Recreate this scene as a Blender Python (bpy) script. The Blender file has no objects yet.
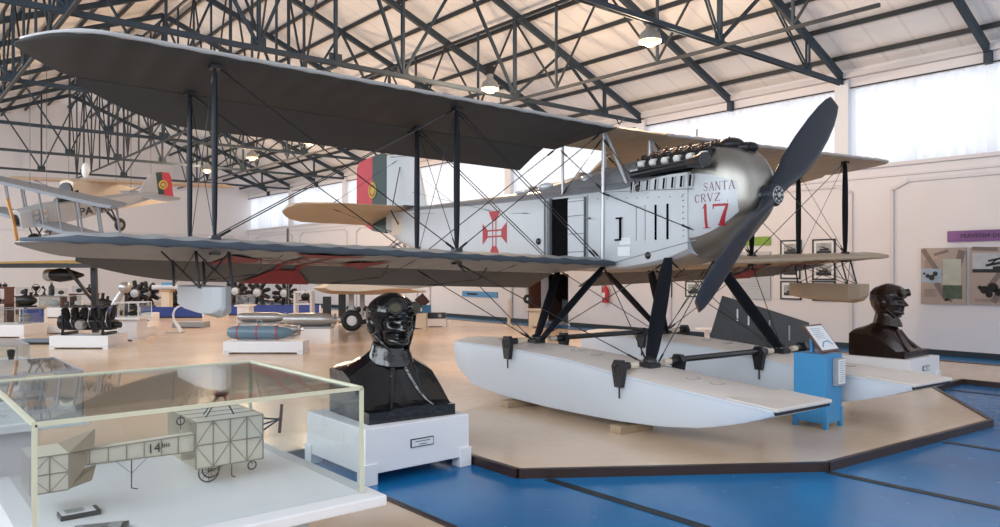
import bpy, bmesh, math, random
from mathutils import Vector, Matrix
random.seed(7)
S = bpy.context.scene
C = S.collection
pi = math.pi

# ------------------------------------------------------------------ helpers
def mat(name, col, rough=0.6, metal=0.0, var=0.0, scale=6.0, bump=0.0, bscale=None, spec=0.5, emit=None, es=0.0, coat=0.0, detail=4):
    m = bpy.data.materials.new(name); m.use_nodes = True
    nt = m.node_tree; b = nt.nodes['Principled BSDF']
    b.inputs['Base Color'].default_value = (*col, 1)
    b.inputs['Roughness'].default_value = rough
    b.inputs['Metallic'].default_value = metal
    b.inputs['Specular IOR Level'].default_value = spec
    b.inputs['Coat Weight'].default_value = coat
    if emit:
        b.inputs['Emission Color'].default_value = (*emit, 1); b.inputs['Emission Strength'].default_value = es
    if var or bump:
        tc = nt.nodes.new('ShaderNodeTexCoord')
        n = nt.nodes.new('ShaderNodeTexNoise'); n.inputs['Scale'].default_value = scale; n.inputs['Detail'].default_value = detail
        nt.links.new(tc.outputs['Object'], n.inputs['Vector'])
        if var:
            mx = nt.nodes.new('ShaderNodeMix'); mx.data_type = 'RGBA'
            mx.inputs[6].default_value = (*[max(0, c*(1-var)) for c in col], 1)
            mx.inputs[7].default_value = (*[min(1, c*(1+var)) for c in col], 1)
            nt.links.new(n.outputs['Fac'], mx.inputs[0]); nt.links.new(mx.outputs[2], b.inputs['Base Color'])
        if bump:
            n2 = nt.nodes.new('ShaderNodeTexNoise'); n2.inputs['Scale'].default_value = bscale or scale*3
            nt.links.new(tc.outputs['Object'], n2.inputs['Vector'])
            bp = nt.nodes.new('ShaderNodeBump'); bp.inputs['Strength'].default_value = bump; bp.inputs['Distance'].default_value = 0.02
            nt.links.new(n2.outputs['Fac'], bp.inputs['Height']); nt.links.new(bp.outputs['Normal'], b.inputs['Normal'])
    return m

class MB:
    def __init__(s, xf=None):
        s.v = []; s.f = []; s.m = []; s.xf = xf; s.mi = 0
    def add(s, vs, fs):
        b = len(s.v)
        s.v += [tuple(s.xf(p)) if s.xf else tuple(p) for p in vs]
        s.f += [tuple(b+i for i in f) for f in fs]
        s.m += [s.mi]*len(fs); return s
    def box(s, c, d, rz=0, ry=0, rx=0):
        M = Matrix.Rotation(rz, 3, 'Z') @ Matrix.Rotation(ry, 3, 'Y') @ Matrix.Rotation(rx, 3, 'X')
        c = Vector(c)
        vs = [c + M @ Vector((x*d[0]/2, y*d[1]/2, z*d[2]/2)) for x in (-1, 1) for y in (-1, 1) for z in (-1, 1)]
        return s.add(vs, [(0,1,3,2),(4,6,7,5),(0,4,5,1),(2,3,7,6),(0,2,6,4),(1,5,7,3)])
    def bb(s, x0, x1, y0, y1, z0, z1):
        return s.box(((x0+x1)/2, (y0+y1)/2, (z0+z1)/2), (abs(x1-x0), abs(y1-y0), abs(z1-z0)))
    def tube(s, p0, p1, r0, r1=None, n=8, flat=1.0, up=(0,0,1)):
        r1 = r0 if r1 is None else r1
        p0 = Vector(p0); p1 = Vector(p1); d = (p1-p0).normalized()
        a = Vector(up) if abs(d.dot(Vector(up))) < 0.98 else Vector((0,1,0))
        x = d.cross(a).normalized(); y = x.cross(d)
        vs = []
        for p, r in ((p0, r0), (p1, r1)):
            for i in range(n):
                t = 2*pi*i/n; vs.append(p + x*(r*math.cos(t)*flat) + y*(r*math.sin(t)))
        fs = [(i, (i+1) % n, n+(i+1) % n, n+i) for i in range(n)] + [tuple(range(n)), tuple(range(2*n-1, n-1, -1))]
        return s.add(vs, fs)
    def beam(s, p0, p1, w, h, up=(0,0,1)):
        p0 = Vector(p0); p1 = Vector(p1); d = (p1-p0).normalized()
        a = Vector(up) if abs(d.dot(Vector(up))) < 0.98 else Vector((0,1,0))
        x = d.cross(a).normalized()*w/2; y = x.cross(d).normalized()*h/2
        vs = [p + x*i + y*j for p in (p0, p1) for i, j in ((-1,-1),(1,-1),(1,1),(-1,1))]
        return s.add(vs, [(0,1,2,3),(7,6,5,4),(0,4,5,1),(1,5,6,2),(2,6,7,3),(3,7,4,0)])
    def path(s, pts, rs, n=8):
        if not hasattr(rs, '__len__'): rs = [rs]*len(pts)
        rings = []
        for i, p in enumerate(pts):
            a = Vector(pts[max(0, i-1)]); b = Vector(pts[min(len(pts)-1, i+1)]); d = (b-a).normalized()
            up = Vector((0,0,1)) if abs(d.z) < .95 else Vector((0,1,0))
            x = d.cross(up).normalized(); y = x.cross(d)
            rings.append([Vector(p) + x*rs[i]*math.cos(2*pi*k/n) + y*rs[i]*math.sin(2*pi*k/n) for k in range(n)])
        return s.loft(rings)
    def loft(s, rings, cap=True, closed=True):
        n = len(rings[0]); vs = [p for r in rings for p in r]; fs = []
        for i in range(len(rings)-1):
            for k in range(n if closed else n-1):
                fs.append((i*n+k, i*n+(k+1) % n, (i+1)*n+(k+1) % n, (i+1)*n+k))
        if cap and closed: fs += [tuple(range(n)), tuple(range(len(rings)*n-1, (len(rings)-1)*n-1, -1))]
        return s.add(vs, fs)
    def lathe(s, prof, c=(0,0,0), axis='z', n=20):
        rings = []
        for r, h in prof:
            ring = []
            for k in range(n):
                t = 2*pi*k/n; a, b = r*math.cos(t), r*math.sin(t)
                p = {'z': (a, b, h), 'x': (h, a, b), 'y': (a, h, b)}[axis]
                ring.append((c[0]+p[0], c[1]+p[1], c[2]+p[2]))
            rings.append(ring)
        return s.loft(rings)
    def prism(s, poly, axis, a, b):
        def P(q, t): return {'z': (q[0], q[1], t), 'y': (q[0], t, q[1]), 'x': (t, q[0], q[1])}[axis]
        n = len(poly)
        return s.add([P(q, a) for q in poly]+[P(q, b) for q in poly],
                     [tuple(range(n)), tuple(range(2*n-1, n-1, -1))] + [(i, (i+1) % n, n+(i+1) % n, n+i) for i in range(n)])
    def torus(s, c, R, r, axis='z', n=24, k=8):
        vs = []
        for i in range(n):
            a = 2*pi*i/n
            for j in range(k):
                b = 2*pi*j/k; q = R+r*math.cos(b); p = (q*math.cos(a), q*math.sin(a), r*math.sin(b))
                p = {'z': p, 'x': (p[2], p[0], p[1]), 'y': (p[0], p[2], p[1])}[axis]
                vs.append((c[0]+p[0], c[1]+p[1], c[2]+p[2]))
        return s.add(vs, [(i*k+j, i*k+(j+1) % k, ((i+1) % n)*k+(j+1) % k, ((i+1) % n)*k+j) for i in range(n) for j in range(k)])
    def ball(s, c, r, n=14, m=10):
        if not hasattr(r, '__len__'): r = (r, r, r)
        return s.loft([[(c[0]+r[0]*max(.02, math.sin(pi*j/m))*math.cos(2*pi*i/n), c[1]+r[1]*max(.02, math.sin(pi*j/m))*math.sin(2*pi*i/n), c[2]-r[2]*math.cos(pi*j/m)) for i in range(n)] for j in range(m+1)])
    def build(s, name, m, parent=None, smooth=False, bevel=0, label=None):
        me = bpy.data.meshes.new(name); me.from_pydata([tuple(v) for v in s.v], [], s.f)
        ms = m if isinstance(m, (list, tuple)) else [m]
        for x in ms: me.materials.append(x)
        if len(ms) > 1:
            for p, i in zip(me.polygons, s.m): p.material_index = i
        bm = bmesh.new(); bm.from_mesh(me); bmesh.ops.recalc_face_normals(bm, faces=bm.faces)
        bm.to_mesh(me); bm.free()
        o = bpy.data.objects.new(name, me); C.objects.link(o)
        if parent: o.parent = parent
        if smooth:
            for p in me.polygons: p.use_smooth = True
            try: me.set_sharp_from_angle(angle=math.radians(38))
            except Exception: pass
        if bevel:
            b = o.modifiers.new('b', 'BEVEL'); b.width = bevel; b.segments = 2; b.limit_method = 'ANGLE'
        if label: o['label'] = label
        return o

def build_each(mb, name, m, parent, **k):
    """one mesh object per loose piece"""
    par = list(range(len(mb.v)))
    def find(a):
        while par[a] != a: par[a] = par[par[a]]; a = par[a]
        return a
    for f in mb.f:
        for i in f[1:]: par[find(f[0])] = find(i)
    groups = {}
    for f in mb.f: groups.setdefault(find(f[0]), []).append(f)
    out = []
    for fs in groups.values():
        ids = sorted({i for f in fs for i in f}); ix = {j: n for n, j in enumerate(ids)}
        q = MB(); q.v = [mb.v[i] for i in ids]; q.f = [tuple(ix[i] for i in f) for f in fs]; q.m = [0]*len(fs)
        out.append(q.build(name, m, parent, **k))
    return out
def tag(o, label, cat, group=None, kind=None):
    o['label'] = label; o['category'] = cat
    if group: o['group'] = group
    if kind: o['kind'] = kind
    return o
def thing(name, label, cat, loc=(0,0,0), rz=0, group=None):
    o = bpy.data.objects.new(name, None); o.empty_display_size = .2; C.objects.link(o)
    o.location = loc; o.rotation_euler = (0, 0, rz)
    return tag(o, label, cat, group)
def struct(mb, name, m, label=None, **k):
    o = mb.build(name, m, **k); o['kind'] = 'structure'
    if label: o['label'] = label
    return o
def copy_tree(o, parent=None):
    c = o.copy(); C.objects.link(c); c.parent = parent
    for ch in list(o.children): copy_tree(ch, c)
    return c
def text_mesh(body, size, thick=0.002):
    cu = bpy.data.curves.new('lettering', 'FONT'); cu.body = body; cu.size = size; cu.extrude = thick; cu.align_x = 'CENTER'; cu.align_y = 'CENTER'
    o = bpy.data.objects.new('lettering', cu); C.objects.link(o)
    bpy.context.view_layer.update()
    dg = bpy.context.evaluated_depsgraph_get()
    me = bpy.data.meshes.new_from_object(o.evaluated_get(dg))
    vs = [v.co.copy() for v in me.vertices]; fs = [tuple(p.vertices) for p in me.polygons]
    bpy.data.objects.remove(o); bpy.data.meshes.remove(me)
    return vs, fs
def text(body, size, M, m, parent=None, sx=1.0, label='printed lettering', thick=.002):
    vs, fs = text_mesh(body, size, thick)
    mb = MB(); mb.add([M @ Vector((v.x*sx, v.y, v.z)) for v in vs], fs)
    return mb.build('lettering', m, parent, label=label)

# camera frame (height 1.75 m, looking 39.9 deg right of the hall axis)
FWD = Vector((0.641, 0.7675, 0)); RGT = Vector((0.7675, -0.641, 0)); H = 1.75; F = 760.0
def at(px, f, z):                       # a point at image column px and depth f
    p = FWD*f + RGT*((px-500)/F*f); return Vector((p.x, p.y, z))
def zy(py, f): return H + (270-py)*f/F
def ground(px, py, z=0.0):
    f = F*(H-z)/(py-270); return at(px, f, z)

cam = bpy.data.cameras.new('camera'); co = bpy.data.objects.new('camera', cam); C.objects.link(co)
co.location = (0, 0, H); co.rotation_euler = (pi/2, 0, -math.atan2(FWD.x, FWD.y))
cam.sensor_width = 36; cam.lens = 36*F/1000; cam.shift_y = 6.5/1000; cam.clip_start = .05
S.camera = co

# ------------------------------------------------------------------ materials
def hall_floor_mat(name, c1, c2, rough, blotch=.6):
    m = mat(name, c1, rough, var=0); nt = m.node_tree; b = nt.nodes['Principled BSDF']
    tc = nt.nodes.new('ShaderNodeTexCoord')
    n = nt.nodes.new('ShaderNodeTexNoise'); n.inputs['Scale'].default_value = blotch; n.inputs['Detail'].default_value = 6
    n3 = nt.nodes.new('ShaderNodeTexNoise'); n3.inputs['Scale'].default_value = 9; n3.inputs['Detail'].default_value = 8
    for q in (n, n3): nt.links.new(tc.outputs['Object'], q.inputs['Vector'])
    r = nt.nodes.new('ShaderNodeValToRGB'); r.color_ramp.elements[0].position = .35; r.color_ramp.elements[1].position = .65
    r.color_ramp.elements[0].color = (*c1, 1); r.color_ramp.elements[1].color = (*c2, 1)
    nt.links.new(n.outputs['Fac'], r.inputs['Fac']); nt.links.new(r.outputs['Color'], b.inputs['Base Color'])
    rr = nt.nodes.new('ShaderNodeMapRange'); rr.inputs['To Min'].default_value = rough*.6; rr.inputs['To Max'].default_value = rough*1.5
    nt.links.new(n3.outputs['Fac'], rr.inputs['Value']); nt.links.new(rr.outputs['Result'], b.inputs['Roughness'])
    bp = nt.nodes.new('ShaderNodeBump'); bp.inputs['Strength'].default_value = .06; bp.inputs['Distance'].default_value = .02
    nt.links.new(n3.outputs['Fac'], bp.inputs['Height']); nt.links.new(bp.outputs['Normal'], b.inputs['Normal'])
    return m
M_beige = hall_floor_mat('beige_floor', (.66, .48, .33), (.76, .585, .43), .2)
M_blue = hall_floor_mat('blue_floor', (.003, .13, .34), (.006, .17, .42), .22)
M_darktrim = mat('dark_trim', (.03, .014, .01), .35, var=.4)
M_rubber = mat('rubber_joint', (.01, .02, .03), .5)
M_wall = mat('white_plaster', (.68, .665, .69), .75, var=.03, scale=1.5, bump=.05)
M_trimw = mat('white_moulding', (.60, .585, .61), .6, var=.03)
M_col = mat('column_paint', (.66, .68, .72), .6, var=.03)
M_roof = mat('roof_lining', (.80, .74, .70), .8, var=.05, scale=.7)
M_steel = mat('blue_grey_steel', (.036, .052, .070), .6, spec=.25, var=.15)
M_steel_d = mat('dark_steel', (.018, .022, .027), .5, metal=.1, var=.15)
M_silver = mat('silver_dope', (.40, .40, .41), .42, metal=.12, var=.08, scale=3, bump=.05)
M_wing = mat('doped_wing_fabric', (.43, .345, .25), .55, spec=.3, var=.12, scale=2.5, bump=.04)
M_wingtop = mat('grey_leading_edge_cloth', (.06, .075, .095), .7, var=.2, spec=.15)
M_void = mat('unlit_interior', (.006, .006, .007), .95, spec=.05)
M_wingshade = mat('shaded_wing_dope', (.068, .068, .068), .6, var=.15, scale=1.2, bump=.04, spec=.15)  # silver dope with the shade under the near upper wing put in
M_wingpartshade = mat('part_shaded_wing_dope', (.29, .30, .31), .6, var=.15, scale=1.2, bump=.04, spec=.2)  # same dope, lighter: shade under the near lower wing put in
M_flap = mat('shaded_flap_fabric', (.085, .09, .10), .6, spec=.2, var=.10, scale=2.5)  # wing fabric darkened, flap shade put into the colour
M_white = mat('aircraft_pale_paint', (.47, .50, .53), .38, metal=.1, var=.05, scale=4)
M_greydeck = mat('grey_deck_paint', (.20, .21, .23), .4, metal=.2, var=.12)
M_cowl = mat('polished_aluminium', (.29, .28, .255), .36, metal=.85, var=.06, scale=5)
M_black = mat('black_paint', (.012, .013, .016), .3, var=.3, scale=12)
M_strut = mat('strut_black_paint', (.008, .010, .015), .6, var=.2, spec=.12)
M_floatshade = mat('shaded_float_white', (.40, .42, .44), .45, var=.05)  # white float paint greyed to hold the shade on it
M_navy = mat('propeller_paint', (.010, .016, .028), .38, var=.25, scale=5)
M_red = mat('red_insignia_paint', (.36, .02, .03), .5, var=.1)
M_reddark = mat('dark_red_insignia', (.20, .015, .03), .6, var=.15, spec=.2)
M_redflag = mat('flag_red_paint', (.48, .04, .06), .5, var=.15)
M_green = mat('flag_green_paint', (.015, .045, .045), .45, var=.15)
M_gold = mat('yellow_crest_paint', (.55, .38, .08), .5, var=.2)
M_float = mat('float_white_paint', (.58, .63, .69), .4, var=.03, scale=2)
M_deck = mat('float_deck_paint', (.68, .62, .57), .4, var=.06, scale=3)
M_wood = mat('timber', (.38, .28, .18), .6, var=.25, scale=10)
M_darkwood = mat('brown_wood', (.10, .035, .02), .4, var=.3, scale=8)
M_orwood = mat('varnished_wood', (.45, .22, .07), .3, var=.2, scale=8)
M_plinth = mat('plinth_white_paint', (.78, .78, .80), .5, var=.03)
M_bronze = mat('black_bronze', (.008, .008, .009), .16, metal=.2, var=.3, scale=8, bump=.25, bscale=14, spec=.7)
M_brown = mat('dark_brown_bronze', (.020, .010, .007), .2, metal=.2, var=.4, scale=8, bump=.25, bscale=14, spec=.6)
M_engine = mat('dark_engine_metal', (.018, .018, .020), .4, metal=.5, var=.4, scale=20)
M_alu = mat('dull_aluminium', (.38, .38, .38), .35, metal=.7, var=.2, scale=12)
M_chrome = mat('bright_metal', (.7, .7, .7), .18, metal=.9)
M_bomb = mat('blue_grey_bomb_paint', (.12, .20, .26), .35, var=.15)
M_kiosk = mat('kiosk_blue_paint', (.05, .26, .52), .4, var=.06)
M_paper = mat('printed_paper', (.72, .74, .76), .5, var=.12, scale=18)
M_blackpic = mat('dark_photograph', (.05, .055, .06), .4, var=.7, scale=25)
M_greypic = mat('grey_photograph', (.32, .34, .35), .4, var=.7, scale=14)
M_screenblue = mat('royal_blue_panel', (.015, .045, .25), .5, var=.08)
M_purple = mat('purple_sign', (.20, .08, .24), .5)
M_lime = mat('green_sign', (.18, .32, .03), .5)
M_tan = mat('poster_tan', (.36, .29, .25), .5, var=.08)
M_tand = mat('poster_brown', (.17, .13, .12), .5, var=.1)
M_cloth = mat('model_silk', (.62, .56, .46), .7, var=.06, scale=30)
M_spar = mat('model_spar_brown', (.27, .24, .19), .6)
M_tyre = mat('tyre_rubber', (.012, .012, .013), .6)
M_cream = mat('cream_fabric', (.60, .52, .42), .6, var=.08)
M_sky_sign = mat('blue_sign', (.07, .25, .48), .5)
M_firered = mat('extinguisher_red', (.45, .02, .03), .35)
M_grey = mat('grey_paint', (.30, .31, .33), .5, var=.1)
M_mid = mat('model_grey', (.21, .225, .25), .45, var=.08)
M_yellow = mat('ochre_wing_paint', (.45, .28, .06), .5, var=.15)

def glass_mat():
    m = bpy.data.materials.new('display_glass'); m.use_nodes = True; nt = m.node_tree; nt.nodes.clear()
    o = nt.nodes.new('ShaderNodeOutputMaterial'); mx = nt.nodes.new('ShaderNodeMixShader')
    t = nt.nodes.new('ShaderNodeBsdfTransparent'); t.inputs['Color'].default_value = (.93, .95, .95, 1)
    g = nt.nodes.new('ShaderNodeBsdfGlossy'); g.inputs['Roughness'].default_value = .03
    fr = nt.nodes.new('ShaderNodeFresnel'); ge = nt.nodes.new('ShaderNodeNewGeometry'); mr = nt.nodes.new('ShaderNodeMapRange')
    mr.inputs['To Min'].default_value = 1.45; mr.inputs['To Max'].default_value = 1/1.45
    nt.links.new(ge.outputs['Backfacing'], mr.inputs['Value']); nt.links.new(mr.outputs['Result'], fr.inputs['IOR'])
    nt.links.new(fr.outputs[0], mx.inputs[0]); nt.links.new(t.outputs[0], mx.inputs[1]); nt.links.new(g.outputs[0], mx.inputs[2]); nt.links.new(mx.outputs[0], o.inputs[0])
    return m
M_glass = glass_mat()
def curtain_mat():
    m = bpy.data.materials.new('sheer_curtain'); m.use_nodes = True; nt = m.node_tree; nt.nodes.clear()
    o = nt.nodes.new('ShaderNodeOutputMaterial'); mx = nt.nodes.new('ShaderNodeMixShader'); mx.inputs[0].default_value = .72
    d = nt.nodes.new('ShaderNodeBsdfDiffuse'); d.inputs['Color'].default_value = (.85, .86, .9, 1)
    t = nt.nodes.new('ShaderNodeBsdfTranslucent'); t.inputs['Color'].default_value = (.90, .93, .97, 1)
    nt.links.new(d.outputs[0], mx.inputs[1]); nt.links.new(t.outputs[0], mx.inputs[2]); nt.links.new(mx.outputs[0], o.inputs[0])
    return m
M_curt = curtain_mat()
M_bulb = mat('lamp_bulb', (.6, .25, .06), .6, emit=(1, .42, .10), es=1.5)

# ------------------------------------------------------------------ floor
W = 17.6; RX = 7.6; YB = -6.0; YE = 44.5; XL = -2.4
struct(MB().bb(XL-.3, W+.3, YB, YE+.3, -.4, -.07), 'floor', M_blue, 'blue painted hall floor')
poly = [(XL-.2, 12), (-.2, 12), (-.2, YB), (3.05, YB), (3.05, 6.9), (4.39, 6.9), (4.39, 5.0), (6.69, 3.39), (10.05, 3.13), (12.2, 4.55),
        (13.45, 4.6), (13.45, YB), (15.9, YB), (15.9, YE), (XL-.2, YE)]
fb = struct(MB().prism(poly, 'z', -.07, 0), 'floor', M_beige, 'beige polished floor and low platform')
tri = fb.modifiers.new('t', 'TRIANGULATE')
chain = poly[2:13]
mb = MB()
for a, b in zip(poly[2:14], poly[3:15]):
    if a[1] > 44 or b[1] > 60: continue
    dx, dy = b[0]-a[0], b[1]-a[1]; L = math.hypot(dx, dy); nx, ny = dy/L*.03, -dx/L*.03
    mb.beam((a[0]+nx*.3, a[1]+ny*.3, -.03), (b[0]+nx*.3, b[1]+ny*.3, -.03), .05, .084)
struct(mb, 'trim_1', M_darktrim, 'dark brown edging of the beige platform')
mb = MB()
for x, y1 in ((4.55, 4.8), (6.64, 3.36), (8.76, 3.16)):
    mb.bb(x-.045, x+.045, YB, y1, -.072, -.064)
mb.bb(12.58, 12.66, YB, 4.5, -.072, -.064)
struct(mb, 'trim_2', M_rubber, 'black joints across the blue floor')

# ------------------------------------------------------------------ right wall with clerestory
Z1, Z2 = 4.08, 5.98
def roofz(x): return 6.42 + .4*((W-x) if x > RX else (x-XL))
mb = MB(); dY = (19.9, 21.6)      # doorway in the right wall
mb.bb(W, W+.35, YB, 17.6, -.1, Z1); mb.bb(W, W+.35, 18.9, YE, -.1, Z1); mb.bb(W, W+.35, 17.6, 18.9, 1.62, Z1)
mb.bb(W, W+.35, YB, YE, Z2, 6.5)
struct(mb, 'wall_right', M_wall, 'white side wall with a doorway')
mb = MB(); mb.bb(W-.10, W, YB, YE, Z1-.02, Z1+.06).bb(W-.05, W, YB, YE, Z1-.24, Z1-.2); mb.bb(W-.16, W+.05, YB, YE, 6.2, 6.32).bb(W-.03, W, YB, YE, Z2-.03, Z2+.02)
struct(mb, 'trim_3', M_trimw, 'white sill moulding under the clerestory')
mb = MB(); mb.bb(W-.05, W-.03, YB, YE, Z2-.02, Z2+.012)
struct(mb, 'trim_4', M_rubber, 'dark curtain track')
# moulded wall panels with chamfered upper corners
mb = MB()
edges = [-4.6, 1.4, 7.42, 13.5, 19.5, 25.5, 31.5, 37.5, 43.4]
def frame(y0, y1, zt, ch):
    X = W-.03
    pts = [(y0, 0), (y0, zt-ch*.5), (y0+ch, zt), (y1-ch, zt), (y1, zt-ch*.5), (y1, 0)]
    for a, b in zip(pts, pts[1:]): mb.beam((X, a[0], a[1]), (X, b[0], b[1]), .06, .07)
for a, b in zip(edges, edges[1:]):
    if a == 13.5: continue
    frame(a+.9 if a != -4.6 else a, b-.02, 3.72, .35)
struct(mb, 'trim_5', M_trimw, 'moulded frames of the wall panels')
mb = MB().bb(W-.02, W, YB, 17.5, -.07, .05).bb(W-.02, W, 19.0, YE, -.07, .05)
struct(mb, 'baseboard_right', M_rubber)
# columns
colY = [2.5, 8.5, 14.5, 20.5, 26.5, 32.5, 38.5]
for i, y in enumerate(colY):
    struct(MB().bb(W-.14, W+.2, y-.16, y+.16, Z1, 6.15), 'wall_pilaster', M_col, 'white clerestory pilaster')
# windows behind the curtains: glazing bars
ys = [YB+2.5] + colY + [YE]
ordn = ['', 'nearest the camera', 'second from the camera', 'third from the camera', 'fourth from the camera', 'fifth from the camera', 'sixth from the camera', 'farthest, beside the end wall']
for i, (a, b) in enumerate(zip(ys, ys[1:])):
    mb = MB(); mb.bb(W+.22, W+.26, a, b, Z1, Z1+.07).bb(W+.22, W+.26, a, b, Z2-.07, Z2)
    n = 4
    for k in range(n+1):
        y = a+(b-a)*k/n; mb.bb(W+.22, W+.26, y-.03, y+.03, Z1, Z2)
    struct(mb, 'window_%d' % (i+1), M_col, 'clerestory window frame')
    if i == 0: continue
    # pleated curtain
    a2, b2 = a+.17, b-.17; N = int((b2-a2)/.035); vs = []; fs = []
    ph = random.random()*6
    for k in range(N+1):
        y = a2+(b2-a2)*k/N
        amp = .045+.02*math.sin(y*2.1+ph); w1 = amp*math.sin(y*26+1.8*math.sin(y*3.1+ph)) + .012*math.sin(y*61)
        for j, z in enumerate((Z1+.03, Z1+.9, Z2-.02)):
            vs.append((W+.06+w1*(1.25-.3*j), y+.012*math.sin(y*9+j), z))
    for k in range(N):
        for j in range(2): fs.append((k*3+j, (k+1)*3+j, (k+1)*3+j+1, k*3+j+1))
    o = MB().add(vs, fs).build('curtain', M_curt, smooth=True)
    tag(o, 'white pleated sheer curtain in the clerestory window bay %s' % ordn[i], 'curtain', 'clerestory curtains')

# end wall, left wall (off to the left), gable
mb = MB(); mb.prism([(XL-.3, -.1), (W+.35, -.1), (W+.35, 6.5), (RX, 10.6), (XL-.3, 6.5)], 'y', YE, YE+.3)
struct(mb, 'wall_end', M_wall, 'white gable end wall')
mb = MB(); mb.bb(XL-.3, XL, YB, YE, -.1, 2.6).bb(XL-.3, XL, YB, YE, 5.98, 6.5)
for y in colY+[-3.5]: mb.bb(XL-.3, XL, y-.3, y+.3, 2.6, 5.98)
struct(mb, 'wall_left', M_wall, 'white side wall opposite')
mb = MB()
mb.bb(2, 16.6, YE-.06, YE, 3.7, 3.8)
for x in (2, 9.3, 16.6): mb.bb(x-.05, x+.05, YE-.06, YE, 0, 3.75)
struct(mb, 'trim_6', M_trimw, 'raised moulding on the end wall')

# ------------------------------------------------------------------ roof
def roof_mat():
    m = mat('roof_lining_panels', (.78, .73, .70), .8); nt = m.node_tree; b = nt.nodes['Principled BSDF']
    tc = nt.nodes.new('ShaderNodeTexCoord'); w = nt.nodes.new('ShaderNodeTexWave'); w.bands_direction = 'Y'; w.inputs['Scale'].default_value = .42
    w.inputs['Distortion'].default_value = .0
    r = nt.nodes.new('ShaderNodeValToRGB'); r.color_ramp.elements[0].position = 0; r.color_ramp.elements[0].color = (.66, .66, .67, 1)
    r.color_ramp.elements[1].position = .03; r.color_ramp.elements[1].color = (.76, .755, .76, 1)
    nt.links.new(tc.outputs['Object'], w.inputs['Vector']); nt.links.new(w.outputs['Fac'], r.inputs['Fac']); nt.links.new(r.outputs['Color'], b.inputs['Base Color'])
    return m
mb = MB()
t = .12
for xa, xb in ((W+.4, RX), (XL-.3, RX)):
    za, zb = (6.42-.4*.4 if xa > RX else 6.42-.4*.3), roofz(RX)
    mb.prism([(xa, za), (xb, zb), (xb, zb+t), (xa, za+t)], 'y', YB, YE+.3)
struct(mb, 'ceiling', roof_mat(), 'pale lined pitched roof')
# purlins
names = ['lowest', 'second', 'third', 'fourth', 'fifth', 'sixth', 'seventh', 'eighth', 'ninth', 'topmost']
for i in range(10):
    x = W-.55-i*1.0; z = roofz(x)-.07
    o = MB().box((x, (YE+1)/2, z), (.06, YE-1, .10)).build('roof_purlin', M_steel_d)
    tag(o, 'long dark steel purlin, %s up from the curtained wall' % names[i], 'roof beam', 'purlins on the window side')
    x = XL+.55+i*1.0; z = roofz(x)-.07
    o = MB().box((x, (YE+1)/2, z), (.06, YE-1, .10)).build('roof_purlin', M_steel_d)
    tag(o, 'long dark steel purlin of the far roof slope, %s up from its eave' % names[i], 'roof beam', 'purlins on the far slope')
# trusses
def rz_(x): return roofz(x)-.22
CH = 6.1
def truss(y, label):
    t = thing('roof_truss', label, 'roof truss', (RX, y, CH), 0, 'steel roof trusses')
    X = lambda k: 10.0-k*(10/6.0)           # k = 0..12, local x
    top = lambda x: rz_(x+RX)-CH
    bot = MB().box((0, -.045, 0), (20, .03, .09)).box((0, .045, 0), (20, .03, .09)).build('bottom_chord', M_steel, t)
    for s in (1, -1):
        MB().beam((s*9.95, 0, top(s*9.95)), (0, 0, top(0)), .11, .15).build('rafter', M_steel, t)
    for k in (0, 1, 3, 5, 6, 7, 9, 11, 12):
        x = X(k); tz = top(x)
        mb = MB().box((x-.0, -.035, tz/2), (.055, .03, tz)).box((x, .035, tz/2), (.055, .03, tz))
        if k not in (0, 12): mb.box((x, 0, .08), (.30, .02, .26))
        mb.build('post', M_steel, t)
    for k in (1, 3, 5, 7, 9, 11):
        for d in (-1, 1):
            if k+d in (0, 12): continue
            x = X(k); x2 = X(k+d); 
            MB().beam((x, -.03, .05), (x2, -.03, top(x2)), .05, .02, up=(0,1,0)).beam((x, .03, .05), (x2, .03, top(x2)), .05, .02, up=(0,1,0)).build('diagonal', M_steel, t)
    return t
for i, y in enumerate(colY[1:]):
    truss(y, 'blue-grey steel lattice roof truss, %s row seen from the camera' % ['front', 'second', 'third', 'fourth', 'fifth', 'rearmost'][i])
for i, y in enumerate((5.5, 11.5, 17.5, 23.5, 29.5, 35.5, 41.5)):
    t = thing('roof_rafter', 'plain blue-grey steel rafter pair between trusses, %s of them' % ['nearest', 'second nearest', 'third nearest', 'fourth nearest', 'fifth nearest', 'sixth nearest', 'farthest'][i], 'roof beam', (RX, y, CH), 0, 'intermediate rafters')
    for s in (1, -1):
        MB().beam((s*9.97, 0, rz_(RX+s*9.97)-CH), (0, 0, rz_(RX)-CH), .11, .16).build('rafter', M_steel, t)
    MB().box((9.95, 0, .0), (.16, .14, .3)).build('end_bracket', M_steel, t)
# longitudinal girders
def girder(x, label, y0, y1):
    t = thing('longitudinal_girder', label, 'roof girder', (x, y0, CH), 0, 'girders running along the hall')
    L = y1-y0; zt = rz_(x)-CH-.12
    MB().box((0, L/2, -.06), (.06, L, .06)).build('bottom_chord', M_steel_d, t)
    MB().box((0, L/2, zt), (.06, L, .07)).build('top_chord', M_steel_d, t)
    n = int(round(L/1.5))
    for k in range(1, n):
        y = k*1.5
        if k % 4 == 0: continue
        MB().box((0, y, zt/2-.03), (.05, .05, zt)).build('post', M_steel, t)
    for k in range(n):
        a, b = (0, zt) if k % 2 else (zt, 0)
        MB().beam((0, k*1.5, a-.03), (0, k*1.5+1.5, b-.03), .04, .04).build('diagonal', M_steel_d, t)
girder(W-5, 'lattice girder running along the hall on the window side', 5.5, 41.5)
girder(RX-5, 'lattice girder running along the hall on the far side', 8.5, 41.5)
girder(RX, 'lattice girder running along the hall under the ridge', 14.5, 41.5)

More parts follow.
